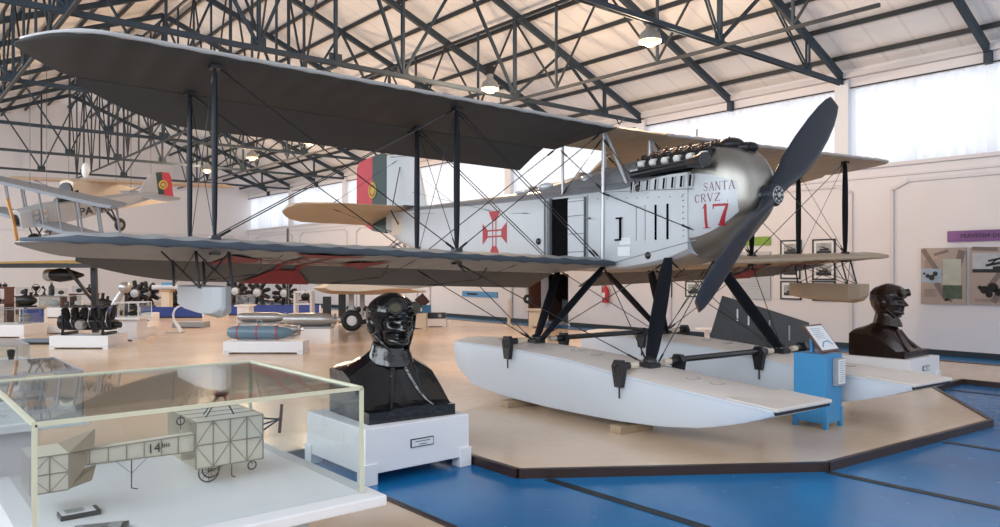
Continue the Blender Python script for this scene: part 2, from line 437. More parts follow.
# ------------------------------------------------------------------ lamps
def ceiling_lamp(px, py, label, power, zl=5.85):
    f = F*(zl-H)/(270-py); p = at(px, f, zl)
    t = thing('ceiling_lamp', label, 'lamp', p, 0, 'warm high bay lamps')
    MB().lathe([(.05, .32), (.07, .30), (.08, .2), (.17, .12), (.21, -.02), (.20, -.02), (.155, .11), (.07, .17)], n=20).build('reflector', M_alu, t, smooth=True)
    MB().ball((0, 0, .00), (.14, .14, .12)).build('bulb', M_bulb, t, smooth=True)
    mb = MB(); mb.box((0, 0, .40), (.16, .12, .18)); mb.tube((0, 0, .48), (0, 0, max(.5, 6.1-zl+.25)), .015); mb.build('ballast', M_black, t)
    mb = MB(); mb.torus((0, 0, -.04), .2, .008)
    for k in range(4): mb.beam((-.2*math.cos(k*pi/4), -.2*math.sin(k*pi/4), -.04), (.2*math.cos(k*pi/4), .2*math.sin(k*pi/4), -.04), .008, .008)
    mb.build('guard', M_steel_d, t)
    l = bpy.data.lights.new('lamp_light', 'POINT'); l.energy = power; l.color = (1, .70, .44); l.shadow_soft_size = .12
    lo = bpy.data.objects.new('lamp_light', l); C.objects.link(lo); lo.parent = t; lo.location = (0, 0, -.26)
LP = 250
ceiling_lamp(650, 40, 'lit orange high bay lamp, the big one above the propeller', LP)
ceiling_lamp(490, 88, 'lit orange high bay lamp just above the upper wing edge', LP)
ceiling_lamp(310, 142, 'lit orange high bay lamp above the aircraft tail', LP)
ceiling_lamp(252, 157, 'lit yellow high bay lamp between the orange ones at the back', LP)
ceiling_lamp(207, 170, 'lit orange high bay lamp beside the outer wing struts', LP)

# daylight: curtained side is the window light, left and rear are added
def area(name, loc, rot, sx, sy, e, col):
    l = bpy.data.lights.new(name, 'AREA'); l.shape = 'RECTANGLE'; l.size = sx; l.size_y = sy; l.energy = e; l.color = col
    o = bpy.data.objects.new(name, l); C.objects.link(o); o.location = loc; o.rotation_euler = rot; return o
area('daylight_and_fill', (W+1.8, 19, 5.6), (0, pi/2, 0), 2.2, 52, 85, (.94, .97, 1))
area('daylight_and_fill', (XL-1.6, 19, 4.6), (0, -pi/2, 0), 3.4, 52, 1900, (.86, .93, 1))  # added cool fill from the unseen left side, lifts roof and wall
area('daylight_and_fill', (6, YB-2.5, 4.5), (-pi/2+.0, 0, 0), 20, 7, 500, (.95, .97, 1))  # added fill behind the camera, where no rear wall is built
wd = bpy.data.worlds.new('sky'); S.world = wd; wd.use_nodes = True
wd.node_tree.nodes['Background'].inputs[0].default_value = (.88, .93, 1, 1); wd.node_tree.nodes['Background'].inputs[1].default_value = .75

# ------------------------------------------------------------------ the biplane floatplane
# local frame: u = towards the far (image right) wing tip, v = towards the nose, z up; origin on the floor below the wing centre
PL = thing('biplane_floatplane', 'large silver biplane on two white floats lettered SANTA CRVZ 17', 'seaplane', (7.96, 6.83, 0), math.radians(176))
XF = lambda p: (-p[0], p[1], p[2])
def B(): return MB(XF)
def lerp(tab, v):
    if v <= tab[0][0]: return tab[0][1:]
    for a, b in zip(tab, tab[1:]):
        if v <= b[0]:
            t = (v-a[0])/(b[0]-a[0]); return tuple(x+(y-x)*t for x, y in zip(a[1:], b[1:]))
    return tab[-1][1:]
HZ = -.98
def wing_rings(us, zf, cut=lambda u: -1e9, sag=.016):
    rings = []
    for u in us:
        a = abs(u)
        s = max(0, (a-5.2)/1.82); te = -1.55+1.0*s**2.0
        le = .27-.75*max(0, (a-6.3)/.72)**2.4
        end = max(HZ, te, cut(u)); c = le-end
        k = min(1, c/1.25); z0 = zf(u)
        rib = sag*abs(math.sin(pi*a/.33)) * k
        up = [(0, .045), (.04, .085), (.12, .115+0), (.3, .14), (.55, .125), (.8, .065), (1, -.02)]
        lo = [(1, -.085*1), (.8, -.07), (.55, -.042), (.3, -.012), (.12, -.002), (.03, .015)]
        r = []
        for t_, z in up: r.append((u, le-c*t_, z0+z*k-(rib if .02 < t_ < .9 else 0)+(1-k)*.02))
        for t_, z in lo: r.append((u, le-c*t_, z0+z*k+(rib*1.0 if .02 < t_ < .9 else 0)+(1-k)*.02))
        rings.append(r)
    return rings
def fr(a, b, n): return [a+(b-a)*i/n for i in range(n+1)]
zU = lambda u: 3.555+.024*max(0, abs(u)-.5)
zL = lambda u: 1.785+.028*max(0, abs(u)-.45)
tipf = [6.5, 6.6, 6.7, 6.8, 6.88, 6.94, 6.98, 7.01]
def flap_rings(us, zf, droop=.24):
    R = []
    for u in us:
        a = abs(u); s = max(0, (a-5.2)/1.82); te = min(-1.03, -1.55+1.0*s**2.0)
        z0 = zf(u); c = -1.0-te; k = c/.55
        R.append([(u, -1.0, z0-.035), (u, -1.0-c*.4, z0-.12*k-.03*(1-k)), (u, te, z0-.085-droop*k), (u, te, z0-.10-droop*k), (u, -1.0-c*.4, z0-.175*k-.09*(1-k)), (u, -1.0, z0-.088)])
    return R
def cross_flat(cu, cv, s, zfun):
    """cross with flared red arms laid on the wing underside; returns quads (list of 2-D polys)"""
    polys = []
    for q in range(4):
        ca, sa = [(1, 0), (0, 1), (-1, 0), (0, -1)][q]
        def T(x, y): return (cu+(x*ca-y*sa)*s, cv+(x*sa+y*ca)*s)
        # arm edges (red outline strips beside a white core) and the flared end
        polys.append([T(.0, .05), T(.30, .05), T(.30, .085), T(.0, .085)])
        polys.append([T(.0, -.085), T(.30, -.085), T(.30, -.05), T(.0, -.05)])
        polys.append([T(.28, -.085), T(.50, -.24), T(.50, .24), T(.28, .085)])
    return polys
# upper wing: port and starboard main panels and centre section
for sgn, lab in ((-1, 'near'), (1, 'far')):
    us = [sgn*x for x in fr(.46, 6.4, 108)+tipf]
    B().loft(wing_rings(us, zU)).build('upper_wing', M_wingshade if sgn < 0 else M_wing, PL, smooth=True)  # near panels take the shaded copy of the wing fabric
    B().loft(flap_rings([sgn*x for x in fr(.66, 6.48, 36)], zU)).build('upper_flap', M_wingshade if sgn < 0 else M_wing, PL, smooth=True)
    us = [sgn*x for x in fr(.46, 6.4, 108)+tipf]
    B().loft(wing_rings(us, zL)).build('lower_wing', M_wingpartshade if sgn < 0 else M_wing, PL, smooth=True)
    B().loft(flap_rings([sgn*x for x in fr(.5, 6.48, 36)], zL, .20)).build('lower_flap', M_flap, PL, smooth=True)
B().loft(wing_rings(fr(-.46, .46, 8), zU, cut=lambda u: -.75)).build('upper_centre_section', M_wing, PL, smooth=True)
# grey wrapped leading edges
def le_rings(us, zf):
    R = []
    for u in us:
        a = abs(u); le = .27-.75*max(0, (a-6.3)/.72)**2.4; kk = .6 if zf is zU else 1.0; kk *= 1-.6*max(0, (a-6.5)/.5)
        ribs = .016*abs(math.sin(pi*a/.33)); z0 = zf(u)
        zz = [z0+.045+kk*q for q in (.047-ribs, .033-ribs*.3, 0, -.027+ribs*.3, -.039+ribs)]; R.append([(u, le-.03, zz[0]), (u, le+.004, zz[1]), (u, le+.012, zz[2]), (u, le+.002, zz[3]), (u, le-.02, zz[4]), (u, le-.012, z0+.045)])
    return R
for zf, nm in ((zU, 'upper_leading_edge'), (zL, 'lower_leading_edge')):
    for sgn in (-1, 1):
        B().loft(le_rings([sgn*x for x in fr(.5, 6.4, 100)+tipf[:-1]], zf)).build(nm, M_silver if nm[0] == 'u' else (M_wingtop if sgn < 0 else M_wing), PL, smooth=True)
# crosses under the lower wings (and their reversed twin under the far wing)
def lower_surface(zf, u, v):
    a = abs(u); t_ = (.27-v)/(1.25)
    tab = [(0, .045), (.03, .012), (.12, -.002), (.3, -.012), (.55, -.042), (.8, -.07), (1, -.085)]
    if t_ <= 1: return zf(u)+lerp(tab, t_)[0]
    s = (-1.0-v)/.55; return zf(u)-.095-.23*max(0, s)
def sub(poly, n=6):
    a, b, c, d = [Vector(p) for p in poly]; out = []
    P = [[(a.lerp(b, i/n)).lerp(d.lerp(c, i/n), j/n) for j in range(n+1)] for i in range(n+1)]
    vs = [P[i][j] for i in range(n+1) for j in range(n+1)]
    fs = [(i*(n+1)+j, (i+1)*(n+1)+j, (i+1)*(n+1)+j+1, i*(n+1)+j+1) for i in range(n) for j in range(n)]
    return vs, fs
for cu in (-4.35, 4.35):
    mb = B()
    for p in cross_flat(cu, -.62, 1.75, None):
        vs, fs = sub(p)
        mb.add([(q.x, min(.2, q.y), lower_surface(zL, q.x, min(.2, q.y))-.008) for q in vs], fs)
    mb.build('wing_cross', M_reddark, PL, label='red flared cross painted under the lower wing')
# interplane struts
def wing_strut(u, v, m=M_strut, name='interplane_strut', w=.058):
    z0 = zL(u)+(.13 if v == 0 else .05); z1 = zU(u)-(0.0 if v == 0 else .07)
    pts = []
    for k in range(9):
        t_ = k/8; r = w*(.55+.45*math.sin(pi*t_)**.5)
        pts.append([(u+.42*r*math.cos(a), v+r*math.sin(a), z0+(z1-z0)*t_) for a in [2*pi*i/12 for i in range(12)]])
    B().loft(pts).build(name, m, PL, smooth=True)
    build_each(B().box((u, v, z1-.01), (.09, .11, .05)).box((u, v, z0), (.09, .11, .04)).box((u, v, zL(u)-.02), (.08, .10, .03)), 'strut_fitting', M_black, PL)
for u in (-5.45, -2.75, 2.75, 5.45):
    for v in (0, -.92): wing_strut(u, v)
M_strutS = mat('silver_strut', (.45, .46, .48), .35, metal=.6)
for u in (-.46, .46):
    B().tube((u, 0, 1.86), (u*.95, 0, zU(0)+.02), .030, .026, n=10).build('centre_strut', M_strutS, PL, smooth=True)
    B().tube((u*.9, -.86, 2.80), (u*.9, -.86, zU(0)-.02), .020, n=10).build('centre_strut', M_strutS, PL, smooth=True)
    B().tube((u*.85, .42, 2.80), (u*.95, .04, zU(0)), .022, n=10).build('centre_strut', M_strutS, PL, smooth=True)
# bracing wires
def wires(pairs, r=.0055, name='bracing_wire', m=M_black):
    for a, b in pairs:
        mb = B(); mb.tube(a, b, r, n=5)
        d = Vector(b)-Vector(a); d.normalize()
        for p, s in ((a, 1), (b, -1)):
            q = Vector(p)+d*s*.05; mb.tube(q, q+d*s*.12, r*2.1, n=6)
        mb.build(name, m, PL)
for s in (-1, 1):
    for v in (0, -.92):
        lo = lambda u: (s*u, v, zL(u)+(.12 if v == 0 else .04)); up = lambda u: (s*u, v, zU(u)-(0 if v == 0 else .09))
        wires([(lo(2.75), up(5.45)), (lo(5.45), up(2.75)), (lo(.50), up(2.75)), (lo(2.75), up(.50))], .0065)
        wires([((s*.50, v-.07, lo(.5)[2]), (s*2.75, v-.07, up(2.75)[2]))], .0065)
    for u in (2.75, 5.45):
        wires([((s*u, 0, zL(u)+.12), (s*u, -.92, zU(u)-.09)), ((s*u, -.92, zL(u)+.04), (s*u, 0, zU(u)))], .0045)
wires([((-.46, 0, 3.5), (-.44, -.86, 2.8)), ((-.46, -.86, 3.45), (-.44, 0, 2.8)), ((-.42, .9, 2.5), (-.46, 0, 3.5))], .006)
wires([((-.44, 1.5, 2.22), (-.50, .0, 2.78))], .006)
# king-post style aileron lines below the lower wing
for s in (-1, 1):
    for u in (1.9, 3.3, 4.8):
        z = zL(u)
        B().tube((s*u, -.62, z-.05), (s*u+.03, -.86, z-.20), .010, n=6).build('flap_lever', M_black, PL)
        wires([((s*u+.03, -.86, z-.20), (s*u, .02, z-.01)), ((s*u+.03, -.86, z-.20), (s*(u+.45), -1.35, z-.28))], .0035, 'control_cable')

# fuselage
HULL = [  # v: bottom, side top, half width, deck rise, corner
 (-7.0, 2.56, 2.97, .035, .05, .3), (-6.3, 2.30, 2.93, .12, .07, .3), (-5.5, 2.10, 2.90, .19, .09, .3), (-4.0, 1.92, 2.85, .31, .13, .25), (-2.5, 1.80, 2.81, .40, .17, .2),
 (-1.2, 1.74, 2.79, .44, .20, .15), (-.2, 1.72, 2.79, .45, .20, .15), (.4, 1.74, 2.79, .45, .20, .15), (.75, 1.77, 2.86, .45, .10, .2), (1.1, 1.82, 2.90, .45, .02, .22), (1.55, 1.95, 2.90, .44, .02, .3)]
def hull_ring(v):
    zb, zt, w, hd, ck = lerp(HULL, v)
    h = zt-zb; c = ck*min(h, .5)*.6
    half = [(0, zb), (w*.55, zb+.01*h), (w*.86, zb+c*.45), (w*.985, zb+c*1.1), (w, zb+c*1.8), (w, zb+h*.45), (w, zb+h*.75), (w, zt)]
    deck = [(w*math.cos(a), zt+hd*math.sin(a)) for a in (pi/8, pi/4, 3*pi/8)] + [(0, zt+hd)]
    hp = half+deck
    return [(x, v, z) for x, z in hp] + [(-x, v, z) for x, z in hp[-2:0:-1]]
vs_ = fr(-7.0, 1.42, 60)
rings = [hull_ring(v) for v in vs_]
mb = B(); n = len(rings[0])
V = [p for r in rings for p in r]; Fs = []; Ms = []
for i in range(len(rings)-1):
    for k in range(n):
        Fs.append((i*n+k, i*n+(k+1) % n, (i+1)*n+(k+1) % n, (i+1)*n+k))
        Ms.append(1 if 7 <= k <= 14 and vs_[i] < .5 or (7 <= k <= 14) else (2 if k <= 1 or k >= n-2 else 0))
mb.add(V, Fs+[tuple(range(n)), tuple(range(len(V)-1, len(V)-n-1, -1))]); mb.m = Ms+[0, 0]
mb.build('fuselage', [M_white, M_greydeck, M_wing], PL, smooth=True)
# raised deck fairing between the cockpits
def deck_z(v): zb, zt, w, hd, ck = lerp(HULL, v); return zt+hd
FA = [(-2.3, .0, .16), (-1.9, .04, .24), (-1.2, .09, .30), (-.75, .14, .33), (-.3, .16, .34), (.1, .20, .35), (.5, .23, .33), (.95, .16, .28), (1.15, .02, .25)]
R = []
for v in fr(-2.3, 1.15, 22):
    hz, w = lerp(FA, v); zb, zt, hw, hd, ck = lerp(HULL, v)
    base = zt+hd*.35
    R.append([(w*1.1*math.cos(a), v, base+(deck_z(v)+hz-base)*math.sin(a)**.8 if a not in (0, pi) else base-.02) for a in [pi*i/12 for i in range(13)]])
B().loft(R, closed=True).build('deck_fairing', M_greydeck, PL, smooth=True)
for v, w in ((-1.75, .19), (-.62, .21)):
    mb = B(); z = deck_z(v)+lerp(FA, v)[0]
    vs = [(w*math.cos(2*pi*i/24), v+.30*math.sin(2*pi*i/24), z+.015-(.30*math.cos(2*pi*i/24)**2)*.25) for i in range(24)]
    for a, b in zip(vs, vs[1:]+vs[:1]): mb.tube(a, b, .028, n=6)
    mb.build('cockpit_rim', M_greydeck, PL, smooth=True)
    B().lathe([(.001, 0), (w, .0), (w, .02), (.001, .02)], (0, v, z-.05), n=20).build('cockpit_opening', M_black, PL)
# curved windscreens on the near side of each cockpit
M_ws = mat('windscreen_panel', (.55, .60, .66), .15, metal=.3)
for v, u_, z, rv, rz2 in ((-1.45, -.235, 3.0, .17, .055), (-.48, -.265, 3.0, .18, .085), (-2.05, -.20, 2.97, .20, .035)):
    B().ball((u_, v, z), (.07, rv, rz2)).build('windscreen', M_ws, PL, smooth=True)
# side hatch: dark opening with swung-out wardrobe-like door, panel beside it
sd = -.452
def side(u, v0, v1, z0, z1, t=.012): return B().box(((u), (v0+v1)/2, (z0+z1)/2), (t, v1-v0, z1-z0))
side(sd, -1.04, -.70, 1.83, 2.76, .02).build('door_opening', M_void, PL)
mb = B(); mb.box((sd-.03, -1.10, 2.30), (.07, .12, .96)); mb.box((sd-.07, -1.14, 2.30), (.02, .02, .9)); mb.box((sd-.07, -1.07, 2.30), (.02, .02, .9))
mb.build('hatch_door', M_greydeck, PL, bevel=.008)
mb = side(sd-.005, -.70, -.34, 1.86, 2.74)
mb.build('door_panel', M_white, PL, bevel=.006)
mb = B()
for z in (2.0, 2.25, 2.5, 2.7): mb.box((sd-.016, -.52, z), (.008, .34, .008))
mb.box((sd-.02, -.34, 2.3), (.015, .02, .9)).box((sd-.02, -.29, 2.45), (.02, .12, .02))
mb.build('hinge', M_black, PL)
# forward panels: slots, handle, placards, louvers, small domed vents
mb = B()
for v, z0, z1 in ((.93, 2.12, 2.55), (1.12, 2.12, 2.55)): mb.box((sd, v, (z0+z1)/2), (.012, .028, z1-z0))
for k in range(8): mb.box((-.447, .52+.135*k, 2.80), (.02, .022, .13), rx=-.12)
mb.box((sd-.01, .33, 2.28), (.02, .025, .30)).box((sd-.01, .31, 2.42), (.03, .10, .02)).box((sd-.01, .29, 2.14), (.03, .10, .02))
build_each(mb, 'louver', M_void, PL)
mb = B()
for v in (.60, .75): mb.box((sd, v, 2.34), (.014, .02, .44))
for k in range(8): mb.box((-.452, .555+.135*k, 2.80), (.02, .018, .14), rx=-.12)
build_each(mb, 'raised_slot', M_silver, PL)
mb = side(sd-.0, .28, .50, 1.93, 2.05, .008); mb.box((sd, .41, 2.12), (.008, .20, .09)); build_each(mb, 'placard', M_paper, PL)
for v, z in ((-1.38, 2.17), (.80, 1.93), (.63, 2.78)):
    B().ball((sd+.01, v, z), (.03, .055, .05), 12, 6).build('domed_vent', M_black, PL, smooth=True)
mb = B()
mb.beam((sd-.002, -.05, 2.785), (sd-.002, 1.5, 2.70), .012, .012).beam((sd-.002, .12, 1.83), (sd+.01, 1.55, 2.10), .014, .012).box((sd, -.30, 2.3), (.010, .012, .95))
for k in range(9): mb.ball((sd, -.1+.18*k, 2.70-.01*k), (.008, .008, .008), 6, 4)
for k in range(8): mb.ball((sd, 1.36, 2.15+.07*k), (.008, .008, .008), 6, 4)
mb.build('panel_seam', M_greydeck, PL)
# red cross on the fuselage side
def on_side(v, z):
    zb, zt, w, hd, ck = lerp(HULL, v); return -(w+.004)
mb = B()
for p in cross_flat(-2.56, 2.335, .72, None):
    vs, fs = sub(p, 2); mb.add([(on_side(q.x, q.y), q.x, q.y) for q in vs], fs)
mb.build('fuselage_cross', M_red, PL, label='red flared cross painted on the fuselage side')

# nose cowling
COW = [(1.38, 1.88, 3.02, .43), (1.52, 1.93, 3.17, .435), (1.66, 2.00, 3.215, .425), (1.8, 2.09, 3.21, .40), (1.93, 2.22, 3.15, .36), (2.04, 2.30, 3.06, .30), (2.12, 2.38, 2.95, .24), (2.17, 2.47, 2.84, .16)]
EXP = 3.3
def cowl_w(v, z):
    zb, zt, w = lerp(COW, v); k = min(.999, abs((z-(zb+zt)/2)/((zt-zb)/2))); return w*(1-k**EXP)**(1/EXP)
R = []
for v in fr(1.38, 2.17, 16):
    zb, zt, w = lerp(COW, v); h = (zt-zb)/2; ring = []
    for i in range(40):
        a = 2*pi*i/40; ca, sa = math.cos(a), math.sin(a)
        ring.append((w*math.copysign(abs(ca)**(2/EXP), ca), v, (zb+zt)/2+h*math.copysign(abs(sa)**(2/EXP), sa)))
    R.append(ring)
mb = B(); mb.loft(R)
mb.build('nose_cowling', M_cowl, PL, smooth=True)
# white painted patch carrying the lettering
mb = B(); vs = []; fs = []
NV, NZ = 10, 14
for i in range(NV+1):
    v = 1.40+.62*i/NV
    for j in range(NZ+1):
        z0 = 2.13+.28*(i/NV)**2; z1 = 2.88-.14*(i/NV)**2; z = z0+(z1-z0)*j/NZ; vs.append((-(cowl_w(v, z)+.002), v, z))
for i in range(NV):
    for j in range(NZ): fs.append((i*(NZ+1)+j, (i+1)*(NZ+1)+j, (i+1)*(NZ+1)+j+1, i*(NZ+1)+j+1))
mb.add(vs, fs); mb.build('painted_cowl_side', M_white, PL, smooth=True)
# serif lettering from strokes: glyph box 0..1 x 0..1 ; (x0,y0,x1,y1,w0,w1)
GL = {
 'S': [(.82,.80,.60,.95,.09,.07),(.60,.95,.32,.95,.07,.08),(.32,.95,.14,.80,.08,.11),(.14,.80,.22,.60,.11,.13),(.22,.60,.75,.40,.14,.14),(.75,.40,.84,.22,.13,.11),(.84,.22,.64,.05,.11,.08),(.64,.05,.34,.05,.07,.07),(.34,.05,.14,.22,.07,.09),(.82,.74,.82,.92,.05,.05),(.13,.10,.13,.28,.05,.05)],
 'A': [(.08,.0,.5,1,.07,.09),(.5,1,.90,.0,.13,.15),(.24,.36,.76,.36,.06,.06),(-.04,.02,.22,.02,.05,.05),(.74,.02,1.04,.02,.05,.05)],
 'N': [(.14,.0,.14,1,.07,.07),(.14,1,.86,.0,.15,.15),(.86,.0,.86,1,.07,.07),(.0,.02,.28,.02,.05,.05),(.72,.98,1.0,.98,.05,.05),(.0,.98,.18,.98,.05,.05)],
 'T': [(.5,.0,.5,1,.15,.15),(.04,.96,.96,.96,.07,.07),(.04,.80,.04,.98,.05,.06),(.96,.80,.96,.98,.05,.06),(.34,.02,.66,.02,.05,.05)],
 'C': [(.88,.76,.66,.95,.09,.07),(.66,.95,.38,.93,.07,.10),(.38,.93,.14,.70,.10,.14),(.14,.70,.14,.30,.15,.15),(.14,.30,.38,.07,.14,.10),(.38,.07,.66,.05,.09,.07),(.66,.05,.90,.24,.07,.06),(.88,.70,.88,.94,.05,.05)],
 'R': [(.2,.0,.2,1,.15,.15),(.2,.96,.62,.96,.07,.07),(.62,.96,.80,.76,.08,.13),(.80,.76,.60,.52,.13,.08),(.60,.52,.2,.50,.07,.07),(.45,.50,.88,.0,.13,.13),(.04,.02,.38,.02,.05,.05),(.80,.02,1.02,.02,.05,.05),(.04,.98,.2,.98,.05,.05)],
 'V': [(.08,1,.5,.0,.15,.13),(.5,.0,.90,1,.09,.06),(-.04,.98,.24,.98,.05,.05),(.76,.98,1.02,.98,.05,.05)],
 'Z': [(.10,.95,.88,.95,.07,.07),(.88,.98,.12,.02,.15,.15),(.12,.05,.90,.05,.07,.07),(.10,.80,.10,.98,.05,.06),(.90,.02,.90,.20,.06,.05)],
 '1': [(.5,.0,.5,1,.26,.26),(.22,.80,.5,.98,.06,.12),(.16,.02,.84,.02,.07,.07)],
 '7': [(.06,.92,.94,.92,.15,.15),(.92,.97,.42,.0,.12,.28),(.07,.74,.07,.96,.07,.09),(.24,.02,.66,.02,.07,.07)]}
def glyphs(s, v0, v1, z0, z1, slope=0.0, mb=None, gap=.18):
    n = len(s); wd = (v1-v0)/(n+gap*(n-1))
    for i, ch in enumerate(s):
        for x0, y0, x1, y1, w0, w1 in GL[ch]:
            asp = (z1-z0)/wd
            a = Vector((x0, y0*asp)); b = Vector((x1, y1*asp)); d = b-a; d.normalize(); nn = Vector((-d.y, d.x))
            q = [a+nn*w0/2, b+nn*w1/2, b-nn*w1/2, a-nn*w0/2]
            vs, fs = sub([tuple(p) for p in q], 3)
            P = []
            for p in vs:
                v = v0+wd*(1+gap)*i+p.x*wd; z = z0+p.y*wd+slope*(v-v0); P.append((-(cowl_w(v, z)+.0045), v, z))
            mb.add(P, fs)
mb = B(); glyphs('SANTA', 1.64, 2.00, 2.655, 2.755, .02, mb); glyphs('CRVZ', 1.52, 1.85, 2.53, 2.625, .02, mb)
M_letter = mat('dark_red_lettering', (.14, .012, .02), .5)
mb.build('lettering', M_letter, PL, label='dark red lettering SANTA CRVZ')
mb = B(); glyphs('1', 1.60, 1.73, 2.23, 2.51, .0, mb); glyphs('7', 1.75, 1.94, 2.26, 2.51, .0, mb)
mb.build('number', mat('red_number', (.34, .01, .025), .45), PL, label='red number 17')

# engine: three banks of the broad-arrow engine
mb = B(); mb.prism([(.5, 2.86), (1.75, 2.86), (1.75, 3.02), (.5, 3.02)], 'x', -.33, .33)
mb.box((0, 1.12, 3.05), (.30, 1.2, .16)); mb.build('crankcase', M_engine, PL, bevel=.02)
M_porc = mat('white_rocker_cover', (.72, .72, .70), .35)
def bank(u, z, tilt):
    up = Vector((math.sin(tilt), 0, math.cos(tilt))); lat = Vector((math.cos(tilt), 0, -math.sin(tilt)))
    mb = B(); base = Vector((u, 0, z))
    o = bank_o = None
    mb.beam(base+Vector((0, .50, 0))+up*.10, base+Vector((0, 1.72, 0))+up*.10, .16, .10)
    blk = mb.build('cylinder_bank', M_engine, PL, bevel=.015)
    for k in range(6):
        v = .62+.195*k; c = base+Vector((0, v, 0))
        q = B(); q.tube(c-up*.08, c+up*.12, .088, .082, 14); q.box(tuple(c+up*.15+Vector((0, .095, 0))), (.10, .05, .10)); q.ball(tuple(c+up*.20+lat*.05), (.05, .05, .04), 10, 7)
        q.build('cylinder', M_engine, blk, smooth=True)
        q = B(); q.tube(c+up*.17-lat*.03+Vector((0, -.045, 0)), c+up*.17-lat*.03+Vector((0, .045, 0)), .044, n=12)
        q.build('cam_cover', M_porc if u < 0 else M_alu, blk, smooth=True)
        q = B(); q.tube(c+up*.06, c+up*.06-lat*(.16 if u < 0 else -.16)-up*.10, .028, n=8); q.ball(tuple(c+up*.23+Vector((0, .08, 0))), .018, 8, 6); q.ball(tuple(c+up*.22+Vector((0, -.06, 0))), .015, 8, 6)
        q.build('exhaust_stub', M_black, blk, smooth=True)
    return blk
bank(-.22, 2.99, -.75); bank(0, 3.08, 0); bank(.22, 2.99, .75)
M_copper = mat('copper_pipe', (.20, .10, .06), .5, metal=.6)
mb = B()
for k in range(6):
    v = .62+.195*k
    mb.path([(-.30, v, 3.16), (-.20, v+.04, 3.25), (-.06, v+.02, 3.27)], .010, 6); mb.path([(.30, v, 3.16), (.20, v+.04, 3.25), (.06, v+.02, 3.27)], .010, 6)
mb.tube((-.17, .55, 3.21), (-.17, 1.7, 3.21), .012, n=6).tube((.05, .6, 3.30), (.05, 1.6, 3.30), .012, n=6)
mb.build('pipework', M_copper, PL, smooth=True)
mb = B(); mb.tube((-.30, .43, 3.03), (-.30, .56, 3.03), .085, n=16); mb.tube((-.30, .50, 3.0), (-.30, .50, 2.84), .03, n=8); mb.ball((-.30, .41, 3.03), (.06, .03, .06)); mb.tube((.25, .43, 3.03), (.25, .56, 3.03), .085, n=16)
build_each(mb, 'magneto', M_alu, PL, smooth=True)
mb = B(); mb.ball((-.10, 1.78, 3.20), (.16, .15, .09)); mb.tube((-.22, 1.6, 3.18), (-.05, 1.98, 3.16), .06, n=12); mb.ball((.06, 1.90, 3.17), (.10, .12, .07)); mb.build('carburettor', M_engine, PL, smooth=True)
mb = B(); mb.tube((-.42, .50, 2.96), (-.46, 1.50, 3.00), .045, .055, n=14); mb.tube((-.46, 1.46, 3.0), (-.545, 1.76, 3.0), .055, .088, n=16); mb.tube((-.545, 1.76, 3.0), (-.547, 1.765, 3.0), .088, .07, n=16)
mb.build('exhaust_pipe', M_black, PL, smooth=True)
B().tube((.43, .50, 2.95), (.47, 1.55, 2.99), .052, .075, n=14).build('exhaust_pipe', M_black, PL, smooth=True)
# little aerial fittings on top of the upper wing
mb = B(); mb.tube((-.30, .15, zU(0)+.12), (-.36, .12, zU(0)+.24), .008, n=5).tube((-.30, .15, zU(0)+.12), (-.24, .2, zU(0)+.22), .008, n=5).tube((1.2, .2, zU(1)+.1), (1.2, .2, zU(1)+.2), .01, n=5).tube((-2.2, .1, zU(2)+.1), (-2.2, .1, zU(2)+.2), .01, n=5)
mb.build('wing_top_fitting', M_black, PL)

# propeller
HUBV, HUBZ = 2.25, 2.585
ang = math.atan2(1.20, 1.28); pa = Vector((math.cos(ang), 0, math.sin(ang))); pb = Vector((-math.sin(ang), 0, math.cos(ang))); pf = Vector((0, 1, 0))
for s in (1, -1):
    R = []
    for r, ch, th, tw, off in ((.0, .17, .17, .9, 0), (.12, .18, .15, .95, 0), (.3, .24, .10, .80, .0), (.55, .33, .07, .55, -.01), (.9, .38, .05, .40, -.015), (1.25, .37, .035, .30, -.01), (1.5, .32, .026, .25, 0), (1.66, .25, .018, .22, .01), (1.745, .18, .012, .22, .015)):
        c = Vector((0, HUBV, HUBZ)) + pa*(s*r)
        e1 = (pb*math.cos(tw) + pf*math.sin(tw)*s*-1).normalized(); e2 = e1.cross(pa).normalized()
        ring = []
        for i in range(20):
            a = 2*pi*i/20; ring.append(c + e1*(ch/2*math.cos(a)+off*s) + e2*(th/2*math.sin(a)))
        R.append(ring)
    bl = B().loft([R_ for R_ in R]).build('propeller_blade', M_navy, PL, smooth=True)
    R2 = [[c + (c-Vector((0, HUBV, HUBZ))).normalized()*0 for c in R[-2]], R[-1]]
    def grow(r_, k):
        cc = sum(r_, Vector())/len(r_); return [cc+(p-cc)*k for p in r_]
    B().loft([grow(R[-1], 1.05), grow([p+pa*s*.02 for p in R[-1]], .9)]).build('tip_sheath', M_copper, PL)
mb = B(); mb.lathe([(.001, HUBV-.12), (.10, HUBV-.12), (.125, HUBV-.05), (.125, HUBV+.05), (.10, HUBV+.075), (.001, HUBV+.08)], (0, 0, HUBZ), 'y', 24)
mb.build('propeller_hub', M_navy, PL, smooth=True)
mb = B()
mb.torus((0, HUBV+.082, HUBZ), .095, .006, 'y', 28, 6); mb.lathe([(.001, HUBV+.07), (.036, HUBV+.07), (.03, HUBV+.10), (.001, HUBV+.105)], (0, 0, HUBZ), 'y', 16)
for k in range(8): a = 2*pi*k/8; mb.lathe([(.001, HUBV+.075), (.017, HUBV+.075), (.015, HUBV+.092), (.001, HUBV+.094)], (.068*math.cos(a), 0, HUBZ+.068*math.sin(a)), 'y', 10)
mb.build('hub_bolts', M_alu, PL, smooth=True)
B().lathe([(.001, 2.10), (.15, 2.10), (.11, 2.22), (.001, 2.22)], (0, 0, HUBZ), 'y', 20).build('propeller_shaft', M_black, PL, smooth=True)

